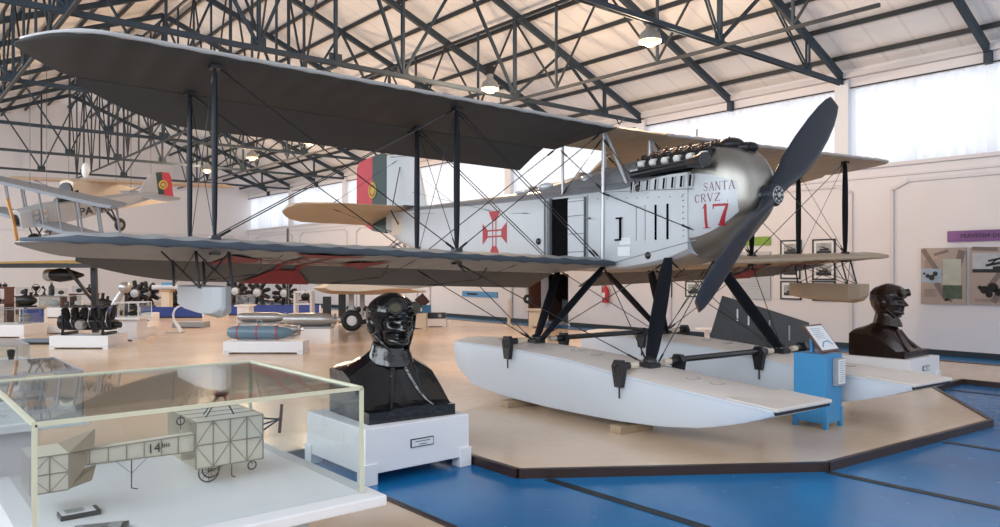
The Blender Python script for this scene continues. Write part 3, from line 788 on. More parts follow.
# tail
R = []
def tail_plan(u):
    a = abs(u); le = -5.75-.10*a-.55*max(0, (a-1.6)/.6)**2; te = -7.75+.55*max(0, (a-1.55)/.65)**2.2; return le, te
for u in [-2.2, -2.15, -2.05, -1.9, -1.6, -1.2, -.8, -.4, 0, .4, .8, 1.2, 1.6, 1.9, 2.05, 2.15, 2.2]:
    le, te = tail_plan(u); c = le-te; th = .055 if abs(u) < 2.1 else .03; z = 2.99
    dr = .26*min(1, c/2); R.append([(u, le, z), (u, le-.15*c, z+th*.8), (u, le-.5*c, z+th), (u, te, z+.01-dr), (u, te, z-.01-dr), (u, le-.5*c, z-th), (u, le-.15*c, z-th*.8)])
B().loft(R).build('tailplane', M_wing, PL, smooth=True)
fin = [(-5.35, 2.98), (-5.55, 3.5), (-5.78, 4.02), (-5.95, 4.10), (-7.0, 4.16), (-7.0, 2.9)]
mb = B(); mb.prism(fin, 'x', -.025, .025); mb.build('fin', M_white, PL, bevel=.01)
rud = [(-7.02, 2.52), (-7.02, 4.18), (-7.25, 4.22), (-7.9, 4.20), (-8.28, 4.10), (-8.42, 3.85), (-8.44, 3.2), (-8.30, 2.85), (-7.9, 2.68), (-7.4, 2.55)]
# split the rudder at v=-7.62: dark green forward, red aft
gr = [(-7.02, 2.52), (-7.02, 4.18), (-7.2, 4.24), (-7.66, 4.22), (-7.66, 2.60)]
rd = [(-7.66, 2.60), (-7.66, 4.22), (-8.3, 4.17), (-8.44, 4.05), (-8.46, 3.3), (-8.38, 2.95), (-8.1, 2.75)]
rdr = B().prism(gr, 'x', -.028, .028).build('rudder', M_green, PL, bevel=.01, label='dark green forward half of the rudder')
B().prism(rd, 'x', -.028, .028).build('rudder_rear', M_redflag, rdr, bevel=.01, label='red rear half of the rudder')
mb = B(); mb.torus((-.032, -7.64, 3.48), .16, .022, 'x'); mb.torus((-.032, -7.64, 3.48), .08, .018, 'x'); mb.box((-.032, -7.64, 3.48), (.012, .10, .13)); mb.tube((-.03, -7.8, 3.48), (-.03, -7.48, 3.48), .012).tube((-.03, -7.64, 3.62), (-.03, -7.64, 3.34), .012)
mb.build('crest', M_gold, rdr, label='yellow coat of arms')
B().box((0, -5.85, 3.0), (.5, .06, .05)).tube((-.30, -6.2, 3.05), (-.03, -6.4, 3.85), .010).tube((-.35, -6.2, 2.95), (-.04, -6.3, 2.55), .014).build('tail_brace', M_black, PL)
B().box((-.13, -6.35, 2.62), (.01, .42, .34)).build('inspection_panel', M_cream, PL)
wires([((-1.5, -6.4, 3.03), (-.03, -6.5, 4.0)), ((-1.5, -6.4, 2.93), (-.05, -6.6, 2.52)), ((1.5, -6.4, 3.03), (.03, -6.5, 4.0)), ((-.05, -6.8, 4.1), (-.46, -.9, 3.52))], .004)
wires([((-.46, -2.6, 2.7), (-.03, -5.9, 3.3)), ((-.44, -1.6, 2.6), (-.2, -5.6, 2.85))], .003, 'control_cable')

# floats
FL = [ # v: deck z, chine z, half width
 (-1.90, .72, .62, .36), (-1.87, .725, .50, .375), (-1.78, .73, .39, .39), (-1.62, .735, .29, .40), (-1.42, .74, .215, .41), (-1.40, .74, .175, .41), (-1.0, .745, .135, .42), (-.45, .745, .11, .43), (.3, .725, .10, .43), (.8, .70, .105, .43), (1.5, .635, .125, .43),
 (2.1, .59, .165, .43), (2.6, .565, .235, .43), (3.0, .54, .335, .43), (3.2, .530, .40, .43), (3.4, .523, .475, .43)]
def make_float(cu, who):
    o = None
    vs2 = [r[0] for r in FL[:6]] + fr(-1.0, 3.4, 26)
    RR = []; DK = []
    for v in vs2:
        zd, zc, w = lerp(FL, v); kz = zc-.02*min(1, max(0, (3.4-v)/1.2))*min(1, max(0, (v+1.9)/.5))
        cam_ = .045*min(1, (3.4-v)/.8+.15)
        RR.append([(cu, v, kz), (cu+w*.5, v, (kz+zc)/2), (cu+w*.97, v, zc), (cu+w, v, zc+.02), (cu+w, v, zd-.015), (cu+w*.985, v, zd), (cu+w*.5, v, zd+cam_*.8), (cu, v, zd+cam_),
                   (cu-w*.5, v, zd+cam_*.8), (cu-w*.985, v, zd), (cu-w, v, zd-.015), (cu-w, v, zc+.02), (cu-w*.97, v, zc), (cu-w*.5, v, (kz+zc)/2)])
        DK.append([(cu-w*1.0, v, zd+.002), (cu-w*.985, v, zd+.006), (cu-w*.5, v, zd+cam_*.8+.006), (cu, v, zd+cam_+.006), (cu+w*.5, v, zd+cam_*.8+.006), (cu+w*.985, v, zd+.006), (cu+w, v, zd+.002), (cu, v, zd+.001)])
    hull = B().loft(RR).build('float', M_float, PL, smooth=True, label='long white float under the %s side' % who)
    B().loft(DK).build('float_deck', M_deck, hull, smooth=True)
    mb = B()
    for s in (-1, 1): mb.path([(cu+s*lerp(FL, v)[2]*1.0, v, lerp(FL, v)[0]-.02) for v in fr(-1.9, 3.4, 20)], .010, 5)
    mb.build('gunwale_strip', M_float, hull, smooth=True)
    mb = B(); mb.beam((cu-.43, 3.41, .523), (cu+.43, 3.41, .523), .05, .03); mb.prism([(2.9, .572), (3.43, .541), (3.43, .520), (2.9, .55)], 'x', cu-.435, cu+.435)
    mb.build('bow_cap', M_deck, hull, bevel=.008)
    mb = B(); mb.box((cu, 3.40, .493), (.84, .03, .03)); mb.build('bow_shoe', M_black, hull)
    for v in (-.45, 1.55):
        zd = lerp(FL, v)[0]
        mb = B(); mb.box((cu, v, zd+.075), (.16, .17, .05)).ball((cu, v, zd+.11), (.07, .09, .06)); build_each(mb, 'strut_shoe', M_black, hull, smooth=True); mb = B(); mb.tube((cu-.36, v, zd+.09), (cu-.20, v, zd+.09), .036).tube((cu+.22, v, zd+.09), (cu+.36, v, zd+.09), .036)
        build_each(mb, 'padded_sleeve', M_cream, hull, smooth=True)
        for s in (-1, 1):
            mb = B(); X0 = cu+s*.47; mb.prism([(v-.09, zd+.09), (v-.05, zd+.16), (v+.05, zd+.16), (v+.09, zd+.09), (v+.045, zd-.13), (v-.045, zd-.13)], 'x', X0-.03, X0+.03)
            mb.tube((X0, v, zd-.12), (X0, v, zd-.25), .010, n=6); mb.torus((X0-s*-.03, v, zd+.06), .045, .012, 'x', 14, 6); mb.tube((X0, v, zd+.09), (cu+s*.33, v, zd+.09), .042, n=10)
            mb.build('beaching_fitting', M_black, hull, smooth=True)
    mb = B()
    for v in (-1.1, .4, .75, 2.2, 2.5):
        zd = lerp(FL, v)[0]; mb.torus((cu-.05, v, zd+.048), .07, .006, 'z', 16, 5)
    build_each(mb, 'deck_hatch', M_grey, hull)
make_float(-1.22, 'near'); make_float(1.22, 'far')
mb = B(); mb.tube((-.8, -.45, .84), (.8, -.45, .84), .035).tube((-.8, 1.55, .73), (.8, 1.55, .73), .035); build_each(mb, 'spreader_bar', M_black, PL, smooth=True)
def fstrut(a, b, w, name='float_strut', m=M_strut):
    A, Bv = Vector(a), Vector(b); R = []
    for k in range(9):
        t_ = k/8; c = A.lerp(Bv, t_); r = w*(.55+.45*math.sin(pi*t_)**.5)
        R.append([(c.x+.35*r*math.cos(q), c.y+r*math.sin(q), c.z) for q in [2*pi*i/12 for i in range(12)]])
    B().loft(R).build(name, m, PL, smooth=True)
for s in (-1, 1):
    fstrut((s*.44, -.92, 1.76), (s*1.22, -.47, .80), .085); fstrut((s*.44, .0, 1.80), (s*1.22, -.40, .80), .085)
    fstrut((s*.43, 1.11, 1.90), (s*1.22, 1.55, .70), .115)
    wires([((s*.44, -.9, 1.74), (-s*1.1, -.45, .82)), ((s*.43, 1.11, 1.88), (-s*1.1, 1.55, .70)), ((s*1.22, -.40, .84), (s*.43, 1.11, 1.86)), ((s*1.22, 1.50, .74), (s*.44, 0, 1.80)), ((s*1.30, -.45, .84), (s*2.75, -.92, zL(2.75)-.1)), ((s*1.30, 1.5, .74), (s*2.75, 0, zL(2.75)-.02)), ((s*1.30, -.45, .84), (s*2.75, 0, zL(2.75)-.02))], .006)
# wing-tip floats
def tip_float(s):
    cu = s*5.47; zt = zL(cu)-.42 if s > 0 else zL(cu)-.33
    vs3 = [(-1.0, .26, .20), (-.7, .30, .21), (-.2, .33, .21), (.15, .34, .20), (.32, .30, .12), (.42, .20, .02)] if s > 0 else [(-.80, .22, .13), (-.5, .26, .14), (-.1, .28, .14), (.15, .29, .13), (.28, .28, .08), (.36, .22, .02)]
    R = []
    for v, h, w in vs3:
        R.append([(cu-w, v, zt), (cu+w, v, zt), (cu+w, v, zt-h*.85), (cu+w*.1, v, zt-h), (cu-w, v, zt-h*.85)])
    f = B().loft(R).build('wing_tip_float', M_wing if s > 0 else M_floatshade, PL, bevel=.01, label='small %s float hung below the %s wing tip' % (('tan', 'far') if s > 0 else ('shade-greyed white', 'near')))
    mb = B(); zw = lambda v: lower_surface(zL, cu, v)
    for du, v0, v1 in ((-.15, -.85, -.9), (.15, -.85, -.9), (-.15, .12, .0), (.15, .12, .0)):
        mb.tube((cu+du, v0, zt-.01), (cu+du, v1, zw(v1)+.01), .014, n=8)
    for du in (-.15, .15):
        mb.tube((cu+du, -.85, zt), (cu+du, 0, zw(0)), .006, n=5); mb.tube((cu+du, .12, zt), (cu+du, -.9, zw(-.9)), .006, n=5)
    mb.tube((cu-.15, .12, zt), (cu+.15, 0, zw(0)), .006, n=5).tube((cu+.15, .12, zt), (cu-.15, 0, zw(0)), .006, n=5).tube((cu-.15, .1, zt), (cu-.45, .0, zw(0)), .008, n=5)
    mb.build('float_mount', M_black, f)
tip_float(-1); tip_float(1)
# chocks
for cu, v, w_ in ((-1.45, 1.5, 'front chock under the near float'), (-1.5, -.45, 'rear chock under the near float'), (1.3, 1.5, 'front chock under the far float'), (1.3, -.45, 'rear chock under the far float')):
    th_ = math.radians(176); lx, ly = -cu, v
    wx = 7.96+lx*math.cos(th_)-ly*math.sin(th_); wy = 6.83+lx*math.sin(th_)+ly*math.cos(th_)
    o = MB().box((0, 0, .042), (.50, .16, .084)).build('timber_chock', M_wood, bevel=.006); o.location = (wx, wy, 0); o.rotation_euler = (0, 0, th_)
    tag(o, 'short timber block, the %s' % w_, 'wooden block', 'timber chocks')

# ------------------------------------------------------------------ busts
def face_front(z):      # profile of the face (distance in front of the head axis) against head height 0..1
    return lerp([(0, .30), (.06, .62), (.12, .84), (.18, .90), (.23, .86), (.27, .90), (.31, .87), (.35, .93), (.40, .93), (.48, .90), (.55, .87), (.60, .92), (.66, .97), (.75, .96), (.85, .85), (.93, .62), (1, .15)], z)[0]
def face_back(z): return lerp([(0, .35), (.1, .60), (.2, .78), (.35, .98), (.55, 1.10), (.75, 1.05), (.88, .80), (1, .15)], z)[0]
def face_half(z): return lerp([(0, .28), (.08, .48), (.16, .58), (.25, .66), (.40, .76), (.55, .82), (.7, .82), (.82, .70), (.93, .45), (1, .12)], z)[0]
def head_mesh(hh, grow=0.0, z0=0.0, z1=1.0, face=True, n=90, m=76, openface=False):
    """head of height hh centred on the axis; -y is the front"""
    s = hh*.46; rings = []
    for j in range(m+1):
        z = z0+(z1-z0)*j/m; ring = []
        for i in range(n):
            a = 2*pi*i/n                        # a = 0 at the front
            ca, sa = math.cos(a), math.sin(a)
            fy = face_front(z) if ca > 0 else face_back(z); hx = face_half(z)
            p = 2.2; k = (abs(ca)**p + abs(sa)**p)**(-1/p)
            y = -ca*k*fy; x = sa*k*hx
            if face and ca > 0:
                g = lambda x0, z0_, sx, sz: math.exp(-((x-x0)/sx)**2-((z-z0_)/sz)**2)
                d = 0
                d += .27*math.exp(-(x/.13)**2)*max(0, min(1, (.60-z)/.20))*max(0, min(1, (z-.325)/.05))     # nose wedge
                d += .09*(g(-.10, .37, .07, .035)+g(.10, .37, .07, .035))                                      # nostril wings
                d -= .22*(g(-.30, .52, .14, .055)+g(.30, .52, .14, .055))                                      # eye sockets
                d += .075*(g(-.30, .515, .085, .025)+g(.30, .515, .085, .025))                                 # eyeballs
                d += .12*(g(-.32, .60, .20, .03)+g(.32, .60, .20, .03))                                       # brows
                d += .07*(g(-.42, .40, .14, .07)+g(.42, .40, .14, .07))                                       # cheekbones
                d += .11*g(0, .290, .20, .020)+.10*g(0, .230, .17, .022)-.08*g(0, .260, .22, .010)              # lips
                d -= .09*g(0, .19, .2, .02); d += .10*g(0, .12, .2, .05)                                     # chin
                d -= .10*(g(-.42, .27, .12, .10)+g(.42, .27, .12, .10))
                y -= d
            r = math.hypot(x, y); q = 1+grow/max(.2, r)
            ring.append((x*q*s, y*q*s, z*hh+(grow*s*.9*(z-.4) if grow else 0)))
        rings.append(ring)
    return rings
M_lens = mat('smoky_brass_lens', (.06, .055, .035), .15, metal=.5)
def bust(name, label, loc, rz, m, backz=.50, wide=.44):
    t = thing(name, label, 'bust', loc, rz)
    # torso block
    D = .42
    def top(x, y):
        ax = abs(x)/wide; b = (y+D)/(2*D)          # b 0 front .. 1 back
        ramp = lerp([(0, .12), (.12, .17), (.3, .36), (.5, .52), (.65, .56), (.85, .53), (1, .50)], b)[0]*(backz/.50)
        ramp *= 1-.20*ax**2.2-(.20*ax*(1-b))
        neck = .17*math.exp(-(x/.17)**2-((y-.02)/.20)**2)
        lap = .016*math.exp(-((ax-.22-.25*(1-b)*.6)/.05)**2)*(1 if b < .55 else 0)
        return max(.10, ramp+neck+lap)
    N = 36; vs = []; fs = []
    for i in range(N+1):
        for j in range(N+1):
            x = -wide+2*wide*i/N; y = -D+2*D*j/N; vs.append((x, y, top(x, y)))
    o_ = (N+1)**2
    for i in range(N):
        for j in range(N): fs.append((i*(N+1)+j, (i+1)*(N+1)+j, (i+1)*(N+1)+j+1, i*(N+1)+j+1))
    rim = [i*(N+1) for i in range(N+1)] + [N*(N+1)+j for j in range(1, N+1)] + [i*(N+1)+N for i in range(N-1, -1, -1)] + [j for j in range(N-1, 0, -1)]
    for k in rim: vs.append((vs[k][0], vs[k][1], 0))
    L = len(rim)
    for k in range(L): fs.append((rim[k], rim[(k+1) % L], o_+(k+1) % L, o_+k))
    fs.append(tuple(o_+k for k in range(L)))
    MB().add(vs, fs).build('torso', m, t, smooth=True)
    # neck, head
    hh = .53; hz = .615; kq = hh/.50; HX = lambda p: (p[0]*kq, p[1]*kq, hz+(p[2]-hz)*kq)
    R = [[(r*math.cos(2*pi*i/28)*1.0, .03+r*1.05*math.sin(2*pi*i/28), z) for i in range(28)] for r, z in ((.19, .46), (.155, .56), (.14, .66), (.145, .76))]
    MB().loft(R).build('neck', m, t, smooth=True)
    mb = MB()
    for q in ((.185, .56, -.02), (.165, .63, -.01), (.17, .665, .0)): pass
    R = []
    for r, z, dy in ((.215, .50, -.01), (.20, .56, -.01), (.175, .63, 0), (.170, .665, 0), (.155, .665, 0)):
        R.append([(r*math.cos(2*pi*i/32), .03+dy+r*math.sin(2*pi*i/32), z-.05*max(0, -math.sin(2*pi*i/32))) for i in range(32)])
    mb.loft(R, cap=False)
    mb.build('collar', m, t, smooth=True)
    for s in (-1, 1):
        lp = [(s*(.06+.16*q), -.14-.26*q) for q in (0, .2, .4, .6, .8, 1)]
        MB().path([(a, b, top(a, b)-.003) for a, b in lp], [.03, .03, .028, .024, .018, .01], 8).build('lapel', m, t, smooth=True)
    hd = thing_part = MB(lambda p: (p[0], p[1], p[2]+hz-.03)).loft(head_mesh(hh)).build('head', m, t, smooth=True)
    # leather flying helmet: shell over the crown and down the cheeks
    n_, m_ = 56, 40; rings = head_mesh(hh, .05, .14, 1.0, face=False, n=n_, m=m_)
    vs = [p for r in rings for p in r]; fs = []
    for j in range(m_):
        z = .14+.86*(j+.5)/m_
        for i in range(n_):
            a = 2*pi*(i+.5)/n_; a = min(a, 2*pi-a)
            lim = lerp([(.14, 1.35), (.25, 1.15), (.45, 1.02), (.58, .90), (.66, .55), (.70, .0), (1, 0)], z)[0]
            if a > lim: fs.append((j*n_+i, j*n_+(i+1) % n_, (j+1)*n_+(i+1) % n_, (j+1)*n_+i))
    fs.append(tuple(m_*n_+i for i in range(n_)))
    h = MB(lambda p: (p[0], p[1], p[2]+hz-.03)).add(vs, fs).build('flying_helmet', m, t, smooth=True)
    so = h.modifiers.new('s', 'SOLIDIFY'); so.thickness = .014; so.offset = 0
    mb = MB(HX)
    for s in (-1, 1): mb.ball((s*.195, .02, hz+.20), (.03, .065, .075), 14, 10)
    mb.tube((-.19, -.03, hz+.12), (-.09, -.13, hz-.01), .016, n=8).tube((.19, -.03, hz+.12), (.09, -.13, hz-.01), .016, n=8)
    mb.torus((0, .02, hz+.345), .21, .009, 'z', 30, 6)
    mb.build('ear_flap', m, h, smooth=True)
    g = []
    for s in (-1, 1):
        mb = MB(HX); c = Vector((s*.085, -.205, hz+.345)); d = Vector((s*.28, -.9, .25)).normalized()
        mb.tube(c-d*.01, c+d*.055, .062, .054, 18, flat=1.15); mb.build('goggle', m, h, smooth=True)
        MB(HX).tube(c+d*.052, c+d*.062, .042, .038, 18, flat=1.15).build('goggle_lens', M_lens, h, smooth=True)
    mb = MB(HX); mb.tube((-.03, -.235, hz+.345), (.03, -.235, hz+.345), .016); mb.build('goggle_bridge', m, h)
    return t
def plinth(name, label, x0, x1, y0, y1, z0, z1, plate=True):
    t = thing(name, label, 'plinth', ((x0+x1)/2, (y0+y1)/2, z0)); w, d, h = x1-x0, y1-y0, z1-z0
    MB().box((0, 0, .09+(h-.09)/2), (w, d, h-.09)).build('body', M_plinth, t, bevel=.008)
    for sx in (-1, 1):
        for sy in (-1, 1):
            MB().box((sx*(w/2-.05), sy*(d/2-.05), .09), (.13, .13, .18)).build('foot', M_plinth, t, bevel=.005)
    if plate:
        pl = MB().box((.02, -d/2-.006, h*.62), (.24, .012, .075)).build('name_plate', M_black, t)
        MB().box((.02, -d/2-.0135, h*.62), (.225, .004, .058)).build('plate_face', M_paper, pl)
        for k in range(2): text('Monumento' if 0 else ('m o n u m e n t' if 0 else 'RETRATO DE AVIADOR') if k == 0 else 'BRONZE', .016, Matrix.Translation((.02, -d/2-.017, h*.62+.012-.026*k)) @ Matrix.Rotation(pi/2, 4, 'X'), M_black, pl, label='tiny dark caption') if 0 else MB().box((.02, -d/2-.0165, h*.62+.012-.026*k), (.16-.08*k, .002, .006)).build('caption_line', M_black, pl)
    return t
plinth('bust_plinth', 'white plinth under the near black bust, feet on the blue floor', 3.22, 4.32, 5.62, 6.72, -.07, .41)
bust('pilot_bust', 'glossy black bust of a pilot in helmet and goggles, nearest the camera', (3.80, 6.14, .41), math.radians(-4), M_bronze)
plinth('bust_plinth', 'white plinth under the far dark bust by the poster wall', 11.86, 12.96, 4.74, 5.84, 0, .41)
bust('pilot_bust', 'dark brown bust of a pilot in helmet, far one before the poster wall', (12.42, 5.28, .41), math.radians(0), M_brown, .42, .46)

# ------------------------------------------------------------------ glass display cases
M_strip = mat('pale_case_edging', (.58, .58, .44), .4, var=.1)
def glass_case(name, label, x0, x1, y0, y1, z0, z1, strip=.012, group=None, parent=None, ms=M_strip):
    t = thing(name, label, 'display case', ((x0+x1)/2, (y0+y1)/2, z0), 0, group); w, d, h = x1-x0, y1-y0, z1-z0; th = .005
    def pane(x, y, z, a, b, c): MB().box((x, y, z), (a, b, c)).build('glass_pane', M_glass, t)
    pane(0, -d/2, h/2, w, th, h); pane(0, d/2, h/2, w, th, h); pane(-w/2, 0, h/2, th, d, h); pane(w/2, 0, h/2, th, d, h); pane(0, 0, h, w, d, th)
    for sx in (-1, 1):
        for sy in (-1, 1): MB().box((sx*w/2, sy*d/2, h/2), (strip, strip, h)).build('edge_strip', ms, t)
        MB().box((sx*w/2, 0, h), (strip, d, strip)).build('edge_strip', ms, t)
        MB().box((0, sx*d/2, h), (w, strip, strip)).build('edge_strip', ms, t)
    return t
t = thing('display_table', 'large white exhibition table carrying the box kite model case', 'table', (1.25, 4.27, -.07))
MB().box((0, 0, .62), (1.68, 1.70, .055)).build('table_top', M_plinth, t, bevel=.008)
MB().box((-.12, .02, .295), (1.20, 1.40, .59)).build('base', mat('table_base_grey', (.42, .46, .50), .5), t)
glass_case('glass_case', 'big clear glass case over the box kite aeroplane model', .52, 2.0, 3.53, 5.03, .583, 1.13, .018)
# model of the 14 bis
t = thing('model_aeroplane', 'cream silk box kite aeroplane model marked 14 bis in the glass case', 'model aircraft', (1.555, 4.2, .578))
Z = lambda z: z-.578
def panel_frame(mb, x0, x1, y, z0, z1, nx, nz, diag=True, r=.0022):
    for i in range(nx+1): x = x0+(x1-x0)*i/nx; mb.beam((x, y, z0), (x, y, z1), .006, .005)
    for j in range(nz+1): z = z0+(z1-z0)*j/nz; mb.beam((x0, y, z), (x1, y, z), .005, .006)
    if diag:
        for i in range(nx):
            for j in range(nz):
                a, b = x0+(x1-x0)*i/nx, x0+(x1-x0)*(i+1)/nx; c, d = z0+(z1-z0)*j/nz, z0+(z1-z0)*(j+1)/nz
                if (i+j) % 2: mb.beam((a, y, c), (b, y, d), .003, .003)
                else: mb.beam((a, y, d), (b, y, c), .003, .003)
zc0, zc1 = Z(.675), Z(.925)
cell = MB().box((0, .002, (zc0+zc1)/2), (.375, .006, zc1-zc0)).box((0, .25, zc1), (.375, .50, .006)).box((0, .25, zc0), (.375, .50, .006)).box((0, .25, (zc0+zc1)/2), (.375, .006, zc1-zc0)).box((0, .50, (zc0+zc1)/2), (.375, .006, zc1-zc0)).build('wing_cell', M_cloth, t)
mb = MB(); panel_frame(mb, -.187, .187, -.005, zc0, zc1, 4, 2)
mb.beam((-.187, 0, zc1), (-.187, .5, zc1), .006, .010).beam((.187, 0, zc1), (.187, .5, zc1), .006, .010)
for y in (.125, .25, .375): mb.beam((-.187, y, zc1+.004), (.187, y, zc1+.004), .004, .004)
mb.build('frame', M_spar, t)
bz = lambda x: Z(.80)+.10*((x+.187)/-.60)*.55
pl_ = [(-.187, Z(.768)), (-.187, Z(.862)), (-.83, Z(.850)), (-.83, Z(.785))]
mb = MB(); mb.prism(pl_, 'y', .02, .09); mb.build('boom', M_cloth, t)
mb = MB()
for i in range(8):
    x = -.187-.085*i; k = (x+.187)/(-.593); z0 = Z(.768)+k*.017*.92; z1 = Z(.862)-k*.012*.92
    mb.beam((x, .016, z0), (x, .016, z1), .005, .004)
mb.beam((-.187, .016, Z(.768)), (-.82, .016, Z(.785)), .004, .006).beam((-.187, .016, Z(.862)), (-.82, .016, Z(.850)), .004, .006)
mb.build('frame', M_spar, t)
text('14', .068, Matrix.Translation((-.395, .012, Z(.815))) @ Matrix.Rotation(pi/2, 4, 'X') @ Matrix.Rotation(.03, 4, 'Z'), M_black, t, 1.0, label='painted black number 14')
text('bis', .036, Matrix.Translation((-.335, .012, Z(.826))) @ Matrix.Rotation(pi/2, 4, 'X'), M_black, t, 1.1, label='painted black word bis')
# tail box
x0, x1 = -.97, -.81; q0, q1 = Z(.705), Z(.875)
mb = MB(); mb.box(((x0+x1)/2, -.10, (q0+q1)/2), (x1-x0, .005, q1-q0)).box(((x0+x1)/2, .16, (q0+q1)/2), (x1-x0, .005, q1-q0)).box(((x0+x1)/2, .03, q1), (x1-x0, .26, .005)).box(((x0+x1)/2, .03, q0), (x1-x0, .26, .005))
mb.build('tail_cell', M_cloth, t)
mb = MB(); panel_frame(mb, x0, x1, -.104, q0, q1, 2, 2); mb.build('frame', M_spar, t)
mb = MB(); mb.add([(x1, -.10, q1), (x1, .16, q1), (x1+.16, .12, q1+.06), (x1+.13, -.0, q1-.01)], [(0,1,2,3)]); mb.add([(x1, -.10, q0), (x1, .16, q0), (x1+.16, .10, q0+.05), (x1+.12, .0, q0+.0)], [(0,1,2,3)]); mb.add([(x1, -.10, q0), (x1, -.10, q1), (x1+.10, .02, Z(.84)), (x1+.10, .02, Z(.79))], [(0,1,2,3)])
g = mb.build('gusset', mat('model_brown_silk', (.34, .27, .19), .7), t); g.modifiers.new('s', 'SOLIDIFY').thickness = .004
mb = MB(); mb.tube((-.50, .03, Z(.80)), (-.50, .03, Z(.625)), .003).tube((-.50, .03, Z(.625)), (-.47, .03, Z(.615)), .003).beam((-.50, .03, Z(.70)), (-.60, .03, Z(.80)), .002, .002).beam((-.50, .03, Z(.70)), (-.40, .03, Z(.79)), .002, .002); mb.build('tail_skid', M_black, t)
for c, R in ((-.10, .055), (-.06, .048)):
    mb = MB(); mb.torus((c, .05+(c+.1)*2, R+.004), R, .004, 'y', 24, 6)
    for k in range(4): a = k*pi/4; mb.beam((c-R*math.cos(a), .05+(c+.1)*2, R+.004-R*math.sin(a)), (c+R*math.cos(a), .05+(c+.1)*2, R+.004+R*math.sin(a)), .002, .002)
    mb.build('wheel', M_black, t)
mb = MB(); mb.torus((.145, .05, .055), .024, .004, 'y', 18, 6).tube((-.10, .05, .06), (.05, .05, .10), .004).tube((-.10, .05, .06), (-.10, .05, zc0), .004).tube((.145, .05, .06), (.14, .05, zc0), .003).tube((.05, .05, .10), (.05, .05, zc0), .004).tube((.02, .03, zc0), (.02, .03, .02), .003).tube((.02, .03, .02), (.04, .03, .01), .003)
mb.build('undercarriage', M_black, t)
mb = MB()
for z in (Z(.90), Z(.86), Z(.82)): mb.tube((.187, .03, z), (.30, .03, Z(.88)), .005)
mb.build('engine_mount', M_black, t)
MB().beam((.315, .03, Z(.965)), (.30, .03, Z(.80)), .012, .018).ball((.305, .03, Z(.88)), (.014, .014, .014)).build('propeller', M_darkwood, t)
mb = MB(); mb.tube((-.10, .1, zc1), (-.03, .1, Z(1.04)), .004).tube((.06, .1, zc1), (.0, .1, Z(1.04)), .004).tube((-.08, .2, zc1), (-.03, .12, Z(1.04)), .003)
mb.lathe([(.001, 0), (.03, .004), (.042, .02), (.038, .022), (.001, .012)], (-.015, .1, Z(1.035)), n=16); mb.torus((-.25, .05, Z(.935)), .020, .004, 'y', 16, 5).beam((-.25, .05, Z(.89)), (-.25, .05, Z(.97)), .004, .004)
mb.build('basket', M_black, t)
# captions on the table
for i, (px, py, w, d, rot, lab, c) in enumerate(((79, 514, .17, .10, .1, 'small white caption block with dark edge beside the model tail', M_paper), (100, 532, .22, .15, -.25, 'grey booklet with dark lettering at the front of the case', M_grey))):
    p = ground(px, py, .585); t = thing('caption_block', lab, 'caption', (p.x, p.y, .578), rot-.1)
    MB().box((0, 0, .012), (w, d, .024)).build('block', M_black, t, bevel=.002)
    f_ = MB().box((-.008, 0, .0255), (w*.84, d*.92, .003)).build('printed_face', c, t)
    mb = MB()
    for k in range(5): mb.box((-.02, d*(.30-.14*k), .0285), (w*(.5-.06*(k % 2)), .005, .001))
    mb.build('printed_lines', M_greypic if i == 0 else M_black, f_)

def wire_model(t, s):
    mb = MB()
    mb.tube((-.35*s, 0, .12*s), (.1*s, 0, .18*s), .006).tube((-.35*s, 0, .12*s), (.1*s, 0, .06*s), .006)
    for k in range(5): mb.beam((-.35*s+.09*s*k, 0, .12*s-.01*k*s), (-.35*s+.09*s*k, 0, .12*s+.012*k*s), .004, .004)
    mb.path([(.0, -.02, .04*s), (.12*s, 0, .03*s), (.22*s, 0, .10*s), (.20*s, 0, .20*s), (.08*s, 0, .24*s)], .006, 6)
    mb.path([(.02, -.02, .06*s), (.12*s, 0, .08*s), (.17*s, 0, .13*s), (.14*s, 0, .19*s), (.08*s, 0, .24*s)], .004, 6)
    mb.build('frame', M_spar, t)
    mb = MB(); mb.box((.12*s, .05, .12*s), (.12*s, .02, .02)).box((-.30*s, .0, .13*s), (.10*s, .04, .008)); mb.build('wing', M_cloth, t)
# second case behind the first
t = thing('display_table', 'white table at the left edge under the wire model case', 'table', (.30, 5.65, -.07)); MB().box((0, 0, .90), (1.5, .95, .05)).build('table_top', M_plinth, t, bevel=.006); MB().box((-.1, 0, .44), (1.2, .7, .875)).build('base', M_plinth, t)
glass_case('glass_case', 'clear glass case at the left with a wire framed flying machine', -.4, 1.02, 5.2, 6.1, .858, 1.135, .008, ms=M_grey)
t = thing('model_aeroplane', 'small wire framed flying machine model in the left glass case', 'model aircraft', (.62, 5.5, .858)); wire_model(t, .9)
MB().box((.22, .14, .10), (.10, .02, .2)).build('backing_card', M_grey, t); MB().lathe([(.05, 0), (.05, .008), (.006, .012), (.006, .11), (.001, .11)], n=12).build('stand', M_grey, t, smooth=True)
# third case farther left
p = at(29, 6.75, 0)
t = thing('display_table', 'low white stand at the left edge with beige skirt', 'table', (p.x-.55, p.y+.3, 0)); MB().box((0, .1, .87), (1.25, 1.1, .05)).build('table_top', M_deck, t); MB().box((0, .1, .42), (1.05, .9, .85)).build('base', M_plinth, t)
glass_case('glass_case', 'glass box with dark relics on the left edge stand', p.x-1.0, p.x, p.y, p.y+.7, .90, 1.09, .008, ms=M_grey)
for dx, lab in ((-.06, 'dark relic at the right end inside the left edge glass box'), (-.33, 'dark relic at the left end inside the left edge glass box')):
    t = thing('relic', lab, 'relic', (p.x+dx-.05, p.y+.2, .898)); MB().lathe([(.05, 0), (.045, .03), (.02, .05), (.03, .09), (.035, .13), (.01, .14)], n=12).build('body', M_black, t, smooth=True); MB().box((0, 0, .01), (.12, .12, .02)).build('base', M_grey, t)

